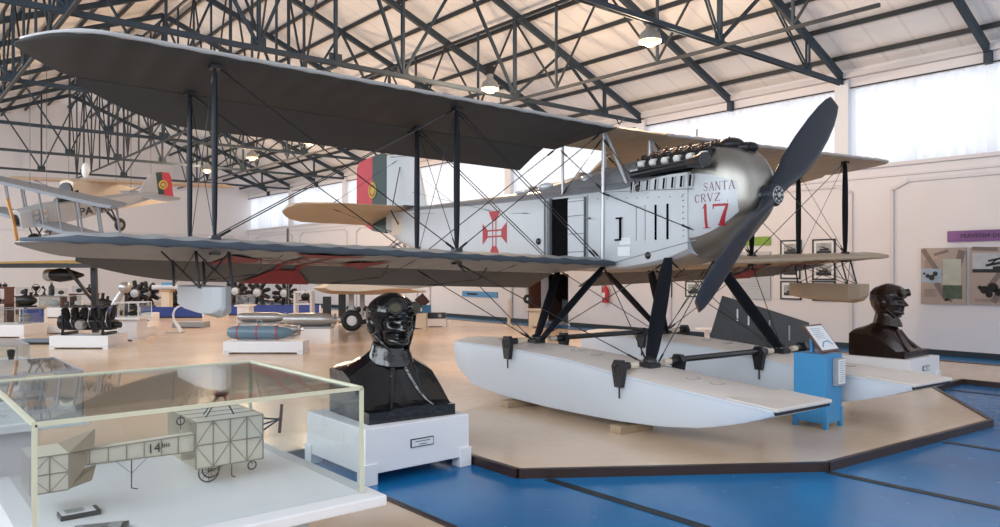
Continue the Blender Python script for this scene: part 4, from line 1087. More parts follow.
# ------------------------------------------------------------------ information kiosk
t = thing('information_kiosk', 'blue information kiosk with slanted printed screen by the floats', 'kiosk', (8.24, 4.28, 0))
body = MB().box((0, 0, .44), (.36, .38, .76)).build('body', M_kiosk, t, bevel=.006)
for sx in (-1, 1):
    for sy in (-1, 1): MB().box((sx*.165, sy*.175, .11), (.05, .05, .22)).build('foot', M_kiosk, t, bevel=.004)
M_t = Matrix.Translation((-.02, -.05, .985)) @ Matrix.Rotation(math.radians(-38), 4, 'X') 
def tb(c, d, m, name, par):
    mb = MB(lambda p: M_t @ Vector(p)); mb.box(c, d); return mb.build(name, m, par, bevel=.003)
fr_ = tb((0, 0, 0), (.40, .025, .36), M_darkwood, 'screen_frame', t); tb((0, -.014, 0), (.355, .006, .315), M_paper, 'printed_sheet', fr_)
mb = MB(lambda p: M_t @ Vector(p))
for k in range(6): mb.box((-.03, -.0185, .12-.025*k), (.22-.03*(k % 3), .002, .006))
mb.build('printed_lines', M_greypic, fr_)
mb = MB(lambda p: M_t @ Vector(p)); mb.path([(-.13, -.019, -.12), (-.05, -.019, -.06), (.06, -.019, -.05), (.12, -.019, -.10)], .006, 6); mb.build('printed_map', M_sky_sign, fr_)
MB().beam((-.02, .05, .80), (-.02, .06, .98), .05, .03).build('support', M_kiosk, t)
hb = MB().box((.06, -.215, .62), (.19, .05, .30)).build('leaflet_holder', M_grey, t, bevel=.004); MB().box((.07, -.243, .625), (.15, .006, .27)).build('leaflet', M_paper, hb)
mb = MB()
for k in range(10): mb.box((.07, -.2475, .735-.024*k), (.12-.02*(k % 2), .002, .006))
mb.build('printed_lines', M_grey, hb)
# dark panel behind the far float
p0 = at(714, 11.6, 0); p1 = at(808, 11.3, 0)
d = (p1-p0); ang_ = math.atan2(d.y, d.x); L = d.length
t = thing('dark_metal_panel', 'dark grey slotted metal panel leaning behind the far float', 'panel', p0, ang_)
pp = MB().prism([(-.02, 0), (-.05, .78), (.12, 1.36), (.75, 1.17), (1.36, .97), (1.40, 0)], 'y', -.03, .03).build('plate', mat('dark_grey_panel', (.045, .047, .05), .45, var=.2), t, bevel=.01)
for x, a, b in ((.50, .92, 1.13), (.34, .98, 1.16), (.80, .75, 1.0), (1.08, .70, .92)): MB().box((x, -.033, (a+b)/2), (.022, .008, b-a)).build('slot', M_paper if x < .7 else M_grey, pp)
MB().bb(-.02, 1.34, -.06, .12, 0, .05).build('base', M_black, t)

# ------------------------------------------------------------------ things on the right wall (facing -X)
def wall_at(px, py, off=0.0):
    t_ = (px-500)/F; x = W-off; f = x/(.641+.7675*t_); q = at(px, f, zy(py, f)); return q
def wall_rect(px0, px1, py0, py1):
    a = wall_at(px0, (py0+py1)/2); b = wall_at(px1, (py0+py1)/2)
    ym = (a.y+b.y)/2; c = wall_at((px0+px1)/2, py0); d_ = wall_at((px0+px1)/2, py1)
    return ym, (c.z+d_.z)/2, abs(a.y-b.y), abs(c.z-d_.z)
def framed(px0, px1, py0, py1, label, m=M_blackpic, fw=.035, name='picture_frame', cat='picture', group='framed black and white photographs', seed=0):
    y, z, w, h = wall_rect(px0, px1, py0, py1)
    t = thing(name, label, cat, (W-.03, y, z), 0, group); X = 0
    MB().box((.012, 0, 0), (.02, w, h)).build('backing', M_paper, t)
    for s in (-1, 1):
        MB().box((0, s*(w/2-fw/2), 0), (.03, fw, h)).build('frame_bar', M_black, t); MB().box((0, 0, s*(h/2-fw/2)), (.03, w, fw)).build('frame_bar', M_black, t)
    pic = MB().box((.0, 0, 0), (.006, w*.66, h*.58)).build('photograph', M_greypic, t)
    r = random.Random(seed); mb = MB()
    mb.box((-.004, 0, -h*.20), (.003, w*.64, h*.16)); mb.box((-.006, r.uniform(-.05, .05)*w, -h*.06), (.003, w*.40, h*.10)); mb.beam((-.006, -w*.22, -h*.02), (-.006, w*.20, h*(.10+.08*r.random())), h*.045, .003, up=(1,0,0)); mb.beam((-.006, -w*.1, -h*.1), (-.006, w*.05, h*.14), h*.03, .003, up=(1,0,0))
    mb.build('printed_aircraft', M_black, pic)
    return t
framed(781, 802, 240, 258, 'framed dark photograph at the top of the left column, behind the wing struts', seed=1)
framed(781, 801, 260, 279, 'framed dark photograph in the middle of the left column of three', seed=2)
framed(781, 802, 281, 299.5, 'framed dark photograph at the bottom of the left column of three', seed=3)
framed(813, 836, 239, 258, 'framed landscape photograph at the top of the right column by the outer strut', seed=4)
framed(813, 836, 260, 280, 'framed photograph in the middle of the right column, behind the tan wing float', seed=5)
framed(813, 836, 281, 301, 'framed photograph at the bottom of the right column, under the tan wing float', seed=6)
framed(686, 703, 281, 297, 'small framed photograph on the wall just left of the lower propeller tip', seed=7)
framed(664, 672.5, 280.5, 297, 'narrow framed photograph on the wall behind the front float strut', seed=8)
y, z, w, h = wall_rect(733, 771, 252, 299)
t = thing('wall_poster', 'large pale blue-grey text panel behind the propeller', 'poster', (W-.03, y, z)); MB().box((0, 0, 0), (.03, w, h)).build('board', mat('pale_panel', (.42, .45, .49), .4), t)
mb = MB()
for k in range(12): mb.box((-.017, (-.1 if k % 3 else .05)*w, h*(.32-.055*k)), (.003, w*(.5-.1*(k % 3)), h*.01))
mb.build('printed_lines', M_grey, t)
y, z, w, h = wall_rect(742, 771, 237, 245.5)
t = thing('wall_sign', 'lime green sign strip above the pale text panel', 'sign', (W-.03, y, z)); MB().box((0, 0, 0), (.02, w, h)).build('board', M_lime, t)
y, z, w, h = wall_rect(948, 1075, 229, 240.5)
t = thing('wall_sign', 'purple sign strip with dark lettering above the tan posters', 'sign', (W-.03, y, z)); MB().box((0, 0, 0), (.02, w, h)).build('board', M_purple, t)
TW = lambda dy, dz, s: Matrix.Translation((-.014, dy, dz)) @ Matrix(((0,0,-1,0),(-1,0,0,0),(0,1,0,0),(0,0,0,1)))
text('TRAVESSIA DO ATLANTICO SUL', .12, TW(w/2-1.1, 0, 1), M_black, t, 1.0)
def tanposter(px0, px1, py0, py1, label, kind):
    y, z, w, h = wall_rect(px0, px1, py0, py1)
    t = thing('wall_poster', label, 'poster', (W-.04, y, z)); b_ = MB().box((0, 0, 0), (.04, w, h)).build('board', M_tan, t)
    def Y(a): return w*(.5-a)          # a 0 (image left) .. 1
    def Zz(b): return h*(.5-b)
    def rect(a0, a1, b0, b1, m, nm, dx=-.022): return MB().bb(dx-.004, dx, Y(a0), Y(a1), Zz(b0), Zz(b1)).build(nm, m, b_)
    def band(a, b, c, d_, wd, m=M_tand):
        mb = MB(); mb.beam((-.0215, Y(a), Zz(b)), (-.0215, Y(c), Zz(d_)), wd, .003, up=(1,0,0)); mb.build('printed_band', m, b_)
    if kind == 0:
        band(.05, .02, .45, .50, .10); band(.92, .05, .62, .95, .14); band(.30, .12, .62, .05, .06); band(.35, .62, .6, .93, .12)
        rect(.0, .47, .37, .62, mat('printed_blue', (.30, .38, .46), .5, var=.3, scale=9), 'printed_photograph')
        mb = MB(); 
        for a, b, r in ((.16, .50, .05), (.33, .46, .06), (.25, .53, .07), (.08, .46, .03)): mb.lathe([(.001, -.029), (r*w, -.029), (r*w, -.027), (.001, -.027)], (0, Y(a), Zz(b)), 'x', 14)
        mb.build('printed_figures', M_black, b_)
        rect(.50, .90, .20, .66, mat('printed_map_green', (.42, .43, .36), .5, var=.25, scale=6), 'printed_map'); rect(.50, .92, .66, .90, mat('printed_dark_green', (.06, .09, .06), .5, var=.8, scale=9), 'printed_landscape')
        band(.62, .45, .80, .60, .01, M_black); band(.55, .62, .88, .52, .01, M_black); mb = MB()
        for k in range(8): mb.bb(-.024, -.0215, Y(.08), Y(.40-.05*(k % 3)), Zz(.74+.018*k), Zz(.747+.018*k)); mb.bb(-.024, -.0215, Y(.08), Y(.38-.05*(k % 3)), Zz(.22+.018*k), Zz(.227+.018*k))
        mb.build('printed_lines', M_tand, b_)
    else:
        band(.95, .45, .50, .95, .12); band(.05, .02, .6, .04, .08); band(.8, .3, .4, .7, .1)
        rect(.06, 1.0, .10, .42, mat('printed_grey_sky', (.42, .44, .47), .5, var=.3, scale=6), 'printed_photograph'); rect(.06, 1.0, .38, .44, M_black, 'printed_shore', -.026)
        mb = MB()
        for a, b, c, d_, wd in ((.35, .32, 1, .22, .05), (.4, .24, 1, .14, .04), (.5, .36, .98, .34, .06), (.45, .3, .6, .2, .03), (.7, .34, .8, .16, .04)): mb.beam((-.030, Y(a), Zz(b)), (-.030, Y(c), Zz(d_)), wd, .003, up=(1,0,0))
        for a, b, r in ((.32, .74, .10), (.5, .70, .12), (.62, .78, .09), (.42, .82, .08), (.22, .70, .05)): mb.lathe([(.001, -.029), (r*w, -.029), (r*w, -.027), (.001, -.027)], (0, Y(a), Zz(b)), 'x', 9)
        mb.build('printed_aircraft', M_black, b_); mb = MB()
        for k in range(3): mb.bb(-.024, -.0215, Y(.1), Y(.9-.1*k), Zz(.90+.02*k), Zz(.907+.02*k))
        mb.build('printed_lines', M_tand, b_)
tanposter(922, 967, 248, 304, 'tan poster with a green map and two figures in a blue photograph', 0)
tanposter(971, 1018, 247, 305, 'tan poster cut by the right picture edge, seaplane print', 1)
# fire extinguisher
p = wall_at(605.5, 294, .14)
t = thing('fire_extinguisher', 'red fire extinguisher hung on the wall beside the doorway', 'fire extinguisher', (p.x, p.y, p.z-.28))
MB().lathe([(.001, 0), (.10, .01), (.105, .05), (.105, .40), (.08, .48), (.035, .52), (.03, .56), (.001, .56)], n=18).build('cylinder', M_firered, t, smooth=True)
MB().box((0, 0, .58), (.05, .12, .04)).build('valve', M_black, t); MB().path([(0, .04, .57), (0, .14, .5), (-.02, .13, .2)], .014, 6).build('hose', M_black, t); MB().box((-.10, 0, .25), (.012, .12, .14)).build('sticker', M_paper, t); MB().box((.12, 0, .3), (.05, .05, .1)).build('bracket', M_black, t)
# doorway room
struct(MB().bb(W+.35, W+3.6, 16.8, 16.9, 0, 2.2).bb(W+3.5, W+3.6, 16.8, 19.9, 0, 2.2).bb(W+.35, W+3.6, 19.8, 19.9, 0, 2.2).bb(W+.35, W+3.6, 16.8, 19.9, 2.1, 2.2), 'wall_backroom', mat('dark_room', (.10, .07, .07), .8))
struct(MB().bb(W+.3, W+3.6, 16.8, 19.9, -.07, 0), 'floor_backroom', M_grey)
t = thing('open_door', 'brown wooden door leaf standing open at the doorway', 'door', (W-.02, 18.90, 0)); MB().bb(-.55, 0, -.02, .03, .02, 1.6).build('leaf', M_darkwood, t); MB().tube((-.45, -.06, .8), (-.38, -.06, .8), .015).build('handle', M_chrome, t)
t = thing('counter', 'blue-grey counter inside the dark doorway', 'counter', (W+1.3, 18.2, 0)); MB().bb(-.3, .3, -.7, .7, 0, .72).build('body', mat('counter_blue', (.12, .17, .22), .5), t); MB().bb(-.34, .34, -.74, .74, .72, .76).build('top', M_black, t)
t = thing('storage_shelf', 'red and gold cluttered shelf in the dark back room', 'shelf', (W+2.6, 18.3, 0)); MB().bb(-.2, .2, -.9, .9, 0, 1.6).build('body', M_darkwood, t); MB().bb(-.25, -.2, -.7, .5, .9, 1.5).build('red_cloth', M_firered, t); MB().beam((-.27, -.5, .85), (-.27, .1, 1.5), .02, .05).build('gold_bar', M_gold, t)
y, z, w, h = wall_rect(463, 498, 291.5, 297); t = thing('wall_sign', 'long bright blue sign on the wall under the white wing', 'sign', (W-.03, y, z)); MB().box((0, 0, 0), (.02, w, h)).build('board', M_sky_sign, t); MB().box((-.012, .2*w, 0), (.004, w*.3, h*.35)).build('lettering', M_black, t)

# ------------------------------------------------------------------ exhibits on the hall floor
def pedestal(px0, px1, ytop, ybot, label, depth=None, cap=.0, m=M_plinth, name='display_pedestal', group=None, zb=0):
    f = F*(H-zb)/(ybot-270); a = at(px0, f, 0); b = at(px1, f, 0); w = (px1-px0)/F*f; h = zy(ytop, f)-zb
    d_ = depth or w; c = (a+b)/2+FWD*d_/2
    rz = -math.atan2(FWD.x, FWD.y)
    t = thing(name, label, 'pedestal', (c.x, c.y, zb), rz, group)
    MB().bb(-w/2, w/2, -d_/2, d_/2, .03, h-(cap and .05)).build('body', m, t, bevel=.01)
    for s in (-1, 1):
        MB().bb(s*w/2-s*.12, s*w/2, -d_/2, d_/2, 0, .06).build('foot', m, t)
    if cap: MB().bb(-w/2-cap, w/2+cap, -d_/2-cap, d_/2+cap, h-.05, h).build('top', m, t, bevel=.01)
    return t, c, h, w, d_, rz, f
def case_on(P, label, h, frac=.95, xoff=0, ms=M_grey):
    t, c, z, w, d_, rz, f = P
    g_ = glass_case('glass_case', label, -w*frac/2, w*frac/2, -d_*frac/2, d_*frac/2, 0, h, .015, ms=ms)
    g_.location = (c.x, c.y, z+.003); g_.rotation_euler = (0, 0, rz); return g_
def radial_engine(t, R=.30, n=9, x=0, y=0, z=.5, m=M_engine, axis=-1):
    MB().lathe([(.001, -.16), (R*.30, -.15), (R*.40, -.05), (R*.40, .12), (R*.25, .2), (.001, .2)], (x, y, z), 'y', 16).build('crankcase', M_alu, t, smooth=True)
    for k in range(n):
        a = 2*pi*k/n+.3; d_ = Vector((math.cos(a), 0, math.sin(a))); c = Vector((x, y, z)); mb = MB()
        for q in range(5): mb.tube(c+d_*R*(.42+.10*q), c+d_*R*(.48+.10*q), R*.17, n=10)
        mb.tube(c+d_*R*.4, c+d_*R*.98, R*.13, n=10); mb.tube(c+d_*R*.5+Vector((0, -.1, 0)), c+d_*R*.95+Vector((0, -.08, 0)), .012, n=6)
        mb.build('cylinder', m, t)
def vee_engine(t, L=1.2, z=0, m=M_engine):
    MB().bb(-L/2, L/2, -.16, .16, z+.05, z+.28).build('crankcase', m, t, bevel=.03)
    for s in (-1, 1):
        for k in range(5):
            x = -L*.38+L*.19*k; mb = MB(); mb.tube((x, s*.08, z+.26), (x, s*.22, z+.52), .08, n=12); mb.ball((x, s*.23, z+.56), (.06, .05, .05), 8, 6); mb.tube((x, s*.22, z+.5), (x, s*.34, z+.42), .02, n=6)
            mb.build('cylinder', m, t)
    for k in range(6): x = -L*.42+L*.17*k; MB().path([(x, -.17, z+.12), (x+.02, -.30, z+.25), (x+.03, -.28, z+.42), (x, -.2, z+.5)], .016, 6).build('pipe', M_alu if k % 2 else m, t)
    MB().tube((L*.3, -.2, z+.3), (L*.3, -.2, z+.62), .07, n=12).build('carburettor', M_engine, t)
    MB().lathe([(.001, -.20), (.09, -.20), (.12, -.12), (.10, 0), (.001, 0)], (-.05, -.16, z+.18), 'y', 14).build('pump', M_alu, t, smooth=True)
    mb = MB(); mb.tube((-L*.45, .24, z+.58), (L*.45, .24, z+.58), .02).tube((-L*.45, -.24, z+.58), (L*.45, -.24, z+.58), .02).tube((L*.5, 0, z+.16), (L*.62, 0, z+.16), .07, n=14).lathe([(.001, -.05), (.16, -.04), (.16, .04), (.001, .05)], (-L*.53, 0, z+.22), 'x', 16)
    mb.build('camshaft', m, t, smooth=True)
# engine on the low white stand at the left
P = pedestal(49, 108, 336, 349, 'low wide white stand carrying the black engine at left', .9, name='engine_stand')
t = thing('aero_engine', 'large black aero engine on the low white stand at left', 'engine', (P[1].x, P[1].y, P[2]+.005), P[5]); vee_engine(t, 1.15, .05)
mb = MB()
for x in (-.45, .45): mb.bb(x-.03, x+.03, -.3, .3, 0, .06); mb.bb(x-.02, x+.02, -.3, -.25, 0, .45)
build_each(mb, 'cradle', M_black, t)
# white display pedestal with case in the middle distance
P = pedestal(119, 137, 317.5, 341, 'white T shaped pedestal with glass case left of the grey wing float', .55, cap=.11)
case_on(P, 'glass case with a dark relic on the T shaped pedestal', .36, 1.3, ms=M_plinth)
t = thing('relic', 'dark relic in the case on the T shaped pedestal', 'relic', (P[1].x, P[1].y, P[2]+.005)); MB().ball((0, 0, .08), (.15, .08, .06)).build('body', M_black, t, smooth=True); MB().tube((-.1, 0, .1), (.13, .02, .18), .02).build('arm', M_black, t)
pedestal(104, 118, 327, 338, 'low white plinth left of the T shaped pedestal', .6); pedestal(133, 146, 327, 337.5, 'low white plinth right of the T shaped pedestal', .6)
pedestal(141, 153, 313, 321, 'small white plinth beyond the T shaped pedestal', .5)
P = pedestal(-20, 24, 325, 338, 'white stand with a glass case at the left picture edge', 1.0)
case_on(P, 'glass case holding a dark instrument at the left picture edge', .40, .9)
t = thing('instrument', 'dark round instrument in the case at the left picture edge', 'instrument', (P[1].x+.25, P[1].y, P[2]+.005)); MB().lathe([(.16, 0), (.16, .03), (.05, .05), (.12, .15), (.13, .22), (.02, .26)], n=16).build('body', M_grey, t, smooth=True)
MB().torus((0, 0, .2), .14, .012).build('ring', M_black, t)
# blue low mat
a = ground(12, 344.5); b = ground(60, 344.5); 
t = thing('floor_mat', 'low blue-grey board with black edges on the floor at left', 'board', ((a.x+b.x)/2+.3, (a.y+b.y)/2+.5, 0), P[5]); MB().bb(-.9, .9, -.55, .8, 0, .03).build('board', M_kiosk if 0 else mat('board_blue', (.12, .2, .28), .4), t); MB().bb(-.95, .95, -.60, -.55, 0, .05).build('edge', M_black, t)
# torpedo-like bombs on white stand
P = pedestal(223, 303, 341.5, 354, 'long low white stand under the blue-grey bomb', .55, name='bomb_stand')
def bomb(label, cx, L, r, m, loc, rz, bands=True, nose=1):
    t = thing('bomb', label, 'bomb', loc, rz, None)
    k = .22*L
    prof = [(.001, -L/2)]+[(r*math.sin(pi/2*i/8)**.8, -L/2+k*(1-math.cos(pi/2*i/8))) for i in range(1, 9)]+[(r, L/2-k*1.2)]+[(r*(1-.6*(i/6)**1.6), L/2-k*1.2+k*1.2*i/6) for i in range(1, 7)]+[(.001, L/2)]
    MB().lathe(prof, (0, 0, r+.002), 'x', 24).build('casing', m, t, smooth=True)
    if bands:
        for x in (-.32*L, -.02*L, .28*L): MB().lathe([(r+.001, x-.012), (r+.006, x-.01), (r+.006, x+.01), (r+.001, x+.012)], (0, 0, r+.002), 'x', 24).build('red_band', M_redflag, t)
        MB().torus((0, 0, 2*r+.05), .06, .012, 'y', 16, 6).build('lifting_ring', M_grey, t)
    else:
        for s in range(4): a_ = s*pi/2+pi/4; MB().beam((L*.36, 0, r+.002), (L*.46, math.cos(a_)*r*1.2, r+math.sin(a_)*r*1.0), .01, .07).build('fin', m, t)
        MB().tube((L*.5, 0, r), (L*.56, 0, r), r*.35, n=12).build('fuse', M_chrome, t)
    return t
bomb('blue-grey bomb with red bands and a lifting ring on the white stand', 0, 1.38, .155, M_bomb, (P[1].x-.16*RGT.x, P[1].y-.16*RGT.y, P[2]+.012), P[5])
for i, (px, f, r, L, lab) in enumerate(((281, 16.9, .10, .9, 'smaller silver bomb just behind the blue-grey one'), (310, 18.2, .16, 1.3, 'large silver bomb ending near the aircraft wheel'), (262, 19.6, .13, 1.3, 'long silver bomb farthest back in the row'))):
    c = at(px, f, 0); zz = .33 if i == 0 else .40
    P2 = thing('bomb_rest', 'white rest under the %s' % lab, 'stand', (c.x, c.y, 0), P[5]); MB().bb(-L*.4, L*.4, -.2, .2, 0, zz-.04).build('body', M_plinth, P2); MB().bb(-L*.42, L*.42, -.22, .22, zz-.04, zz).build('top', M_grey, P2)
    bomb(lab, 0, L, r, M_alu, (c.x, c.y, zz+.003), P[5], False)
# curved white fin standing on its base plate
c = ground(175, 333)
t = thing('curved_blade', 'tall curved white blade standing on a thin base plate', 'exhibit', (c.x, c.y, 0), P[5])
MB().path([(.17, 0, .02), (.09, 0, .18), (-.02, 0, .34), (-.05, 0, .52), (0, 0, .66), (.10, 0, .74), (.18, 0, .75)], [.06, .05, .04, .035, .03, .025, .015], 10).build('blade', M_plinth, t, smooth=True)
MB().bb(-.22, .23, -.12, .12, 0, .025).build('base', M_alu, t)
P = pedestal(172, 204, 322, 328, 'low grey bench behind the curved white blade', .5, m=M_grey, name='low_bench')
P = pedestal(237, 249, 305, 323, 'white pedestal with a small glass case right of the grey wing float', .5, cap=.07); case_on(P, 'small glass case on the pedestal right of the grey wing float', .30, 1.1)
# blue barrier panels at the back
for px0, px1, y0, y1, lab in ((20, 45, 309, 327, 'royal blue barrier panel with a dark recess at far left'), (95, 118, 308, 321, 'royal blue barrier panel behind the black engine'), (140, 203, 307, 318, 'long royal blue barrier panel behind the grey wing float'), (228, 320, 305, 315.5, 'long royal blue barrier panel behind the bombs')):
    f = 1330/(y1-270); w = (px1-px0)/F*f; c = at((px0+px1)/2, f, 0); h = zy(y0, f)
    t = thing('barrier_panel', lab, 'barrier', (c.x, c.y, 0), P[5]); MB().bb(-w/2, w/2, 0, .06, .05, h).build('panel', M_screenblue, t); MB().bb(-w/2, w/2, -.01, .08, 0, .05).build('rail', M_black, t); MB().bb(-w/2, w/2, -.01, .08, h-.03, h).build('rail', M_screenblue, t)
    for s in (-1, 1): MB().bb(s*w/2-.02, s*w/2+.02, -.02, .09, 0, h).build('post', M_plinth, t)
# shelves on the far wall with relics
RZ = P[5]
def shelf(px0, px1, py, f, label, thick=.05, depth=.5):
    c = at((px0+px1)/2, f, zy(py, f)); w = (px1-px0)/F*f
    t = thing('wall_shelf', label, 'shelf', (c.x, c.y, c.z), RZ)
    MB().bb(-w/2, w/2, -depth/2, depth/2, -thick, 0).build('board', M_darkwood, t)
    for s in (-1, 1): MB().bb(s*w*.45-.03, s*w*.45+.03, -depth/2+.05, depth/2-.05, -c.z+.0, -thick).build('upright', M_darkwood, t)
    return c
def relic(kind, px, c, f, s, label, m=M_engine, cat='relic'):
    q = at(px, f, c.z+.004); nm = {'case': 'relic_box', 'cup': 'trophy', 'bottle': 'bottle', 'lump': 'engine_part', 'horn': 'horn', 'radial': 'radial_engine'}[kind]
    t = thing(nm, label, {'case': 'box', 'cup': 'trophy', 'bottle': 'bottle', 'lump': 'engine part', 'horn': 'horn', 'radial': 'engine'}[kind], q, RZ)
    if kind == 'case':
        MB().bb(-.22*s, .22*s, -.12*s, .12*s, 0, .03*s).build('base', M_plinth, t); MB().ball((0, 0, .12*s), (.13*s, .07*s, .09*s), 10, 8).build('relic', m, t); MB().bb(-.21*s, .21*s, -.12*s, .12*s, .03*s, .30*s).build('cover', M_glass, t)
    elif kind == 'cup':
        MB().lathe([(.09*s, 0), (.09*s, .04*s), (.03*s, .08*s), (.03*s, .16*s), (.12*s, .28*s), (.14*s, .36*s), (.12*s, .36*s), (.001, .2*s)], n=14).build('bowl', m, t, smooth=True); MB().torus((0, 0, .27*s), .17*s, .012*s, 'y', 14, 5).build('handle', m, t)
    elif kind == 'bottle':
        MB().lathe([(.11*s, 0), (.11*s, .36*s), (.05*s, .44*s), (.04*s, .54*s), (.001, .54*s)], n=14).build('body', m, t, smooth=True); MB().lathe([(.05*s, .5*s), (.05*s, .57*s), (.001, .57*s)], n=10).build('cap', M_grey, t)
    elif kind == 'lump':
        MB().lathe([(.001, -.2*s), (.10*s, -.2*s), (.14*s, -.05*s), (.11*s, .1*s), (.06*s, .2*s), (.001, .22*s)], (0, 0, .15*s), 'x', 14).build('housing', m, t, smooth=True); MB().tube((-.05*s, 0, .2*s), (-.02*s, 0, .42*s), .04*s, n=8).tube((.08*s, 0, .2*s), (.10*s, 0, .34*s), .035*s, n=8).build('cylinder', m, t); MB().bb(-.18*s, .18*s, -.08*s, .08*s, 0, .04*s).build('base', m, t)
    elif kind == 'horn':
        MB().path([(0, 0, 0), (0, 0, .14*s), (.05*s, 0, .22*s), (-.06*s, 0, .34*s)], [.07*s, .03*s, .03*s, .06*s], 10).build('horn', m, t, smooth=True); MB().bb(-.08*s, .08*s, -.08*s, .08*s, 0, .03*s).build('base', m, t)
    else:
        radial_engine(t, .42*s, 9, 0, 0, .50*s); MB().bb(-.2*s, .2*s, -.2*s, .2*s, 0, .12*s).build('stand', M_black, t)
f = 30; c = shelf(17, 66, 295.5, f, 'long brown shelf with glass boxes and trophies on the far left wall')
for k, px, s, lab in (('case', 24, 1.1, 'relic under glass at the left end of the long brown shelf'), ('cup', 36, 1.0, 'dark trophy cup between relics on the long brown shelf'), ('horn', 44, 1.0, 'dark horn shaped relic on the long brown shelf'), ('bottle', 51.5, .95, 'tall dark bottle on the long brown shelf'), ('case', 61, .95, 'relic under glass at the right end of the long brown shelf')): relic(k, px, c, f, s, lab)
f = 31; c = shelf(72, 97, 293.5, f, 'short brown shelf with dark engine parts right of the long one')
for k, px, s, lab in (('case', 79, 1.0, 'glass boxed relic on the short brown shelf'), ('lump', 90, .9, 'dark engine part on the short brown shelf')): relic(k, px, c, f, s, lab)
f = 24
for py, lab in ((287, 'upper'), (302, 'lower')):
    c = shelf(-6, 10, py, f, '%s brown shelf of the rack cut by the left picture edge' % lab)
    for k, px, lb in (('lump', 0, 'left'), ('lump', 5.2, 'right')): relic(k, px, c, f, .34, 'dark engine part on the %s rack shelf at the left edge, %s one' % (lab, lb))
for (px0, px1, py, f, lab, items) in (
    (128, 180, 297, 35, 'pale wood shelf behind the white model hull', (('lump', 133, 1.0, 'dark engine part at the left end of the shelf behind the model hull'), ('case', 144, 1.0, 'boxed relic on the shelf behind the model hull'), ('cup', 155, 1.2, 'dark cup on the shelf behind the model hull'), ('lump', 173, 1.2, 'dark engine part at the right end of the shelf behind the model hull'))),
    (229, 264, 291, 35, 'brown shelf just right of the grey wing float', (('lump', 233, .9, 'dark engine part at the left end of the shelf right of the grey float'), ('bottle', 243, .8, 'dark bottle on the shelf right of the grey float'), ('lump', 256, 1.1, 'dark engine part at the right end of the shelf right of the grey float'))),
    (270, 312, 300, 34, 'brown shelf behind the silver bombs', (('case', 275, 1.0, 'boxed relic on the shelf behind the silver bombs'), ('cup', 296, 1.0, 'dark cup on the shelf behind the silver bombs'), ('lump', 306, 1.0, 'dark engine part on the shelf behind the silver bombs')))):
    c = shelf(px0, px1, py, f, lab)
    for k, px, s, lb in items: relic(k, px, c, f, s, lb)
# glazed cases and white boxes in front of the far wall
P = pedestal(38, 70, 308, 318, 'white table carrying two glass cases before the far left wall', .8)
case_on(P, 'glass case with grey relics before the far left wall', .42, .95)
t = thing('relic', 'grey relic in the far glass case before the left wall', 'relic', (P[1].x, P[1].y, P[2]+.006), RZ); MB().ball((-.2, 0, .15), (.2, .1, .13)).build('body', M_grey, t, smooth=True); MB().ball((.3, 0, .12), (.15, .1, .1)).build('part', M_black, t, smooth=True)
pedestal(74.5, 80.5, 301, 316, 'white upright panel beside the far glass case', .2); pedestal(84, 96, 305.5, 320, 'white pedestal behind the black engine', .5, cap=.05)
pedestal(22, 41, 327, 334, 'low white ledge at left before the blue barrier', .4)
pedestal(45, 66, 326.5, 334, 'second low white ledge behind the black engine', .4)
random.seed(11)
spots = [(27, 300, 26, 'lump', 'dark engine part left of the far glass case'), (104, 303, 29, 'lump', 'dark engine part under the dark wing strut'),
         (136, 303, 30, 'radial', 'radial engine beside the propeller blade'), (147, 306, 31, 'radial', 'radial engine left of the white model hull'), (176, 305, 33, 'lump', 'engine part behind the curved white blade'),
         (236, 300, 33, 'radial', 'radial engine right of the grey wing float'), (258, 302, 31, 'radial', 'radial engine behind the bomb nose'), (285, 306, 31.5, 'radial', 'radial engine behind the bombs, below the white wing')]
for px, py, f, k, lab in spots:
    zt_ = zy(py, f)*.0+max(.15, zy(py, f)-.25); q = at(px, f, 0)
    t = thing('engine_trolley', 'low dark trolley under the %s' % lab, 'stand', (q.x, q.y, 0), RZ); MB().bb(-.45, .45, -.35, .35, zt_-.06, zt_).build('deck', M_wood, t)
    for sx in (-1, 1):
        for sy in (-1, 1): MB().bb(sx*.42-.03, sx*.42+.03, sy*.32-.03, sy*.32+.03, 0, zt_-.05).build('leg', M_black, t)
    relic(k, px, Vector((0, 0, zt_)), f, 1.5 if k == 'lump' else 1.25, lab)
# model ship hull and other pale exhibits
q = at(167, 30, 0)
t = thing('display_stand', 'pale stand under the white model hull', 'stand', (q.x, q.y, 0), RZ); MB().bb(-.16, .16, -.16, .16, 0, .9).build('body', M_cream, t); MB().bb(-.24, .24, -.2, .2, .9, .95).build('top', M_orwood, t)
t = thing('model_ship', 'white model ship hull above the curved blade', 'model ship', (q.x, q.y, .955), RZ)
MB().loft([[(x, w*math.cos(a_), .16+.14*math.sin(a_)*(1 if math.sin(a_) < 0 else .3)) for a_ in [2*pi*i/12 for i in range(12)]] for x, w in ((-.6, .02), (-.4, .10), (0, .14), (.4, .11), (.62, .02))]).build('hull', M_float, t, smooth=True)
MB().bb(-.2, .2, -.06, .06, .18, .30).build('deckhouse', M_sky_sign, t)
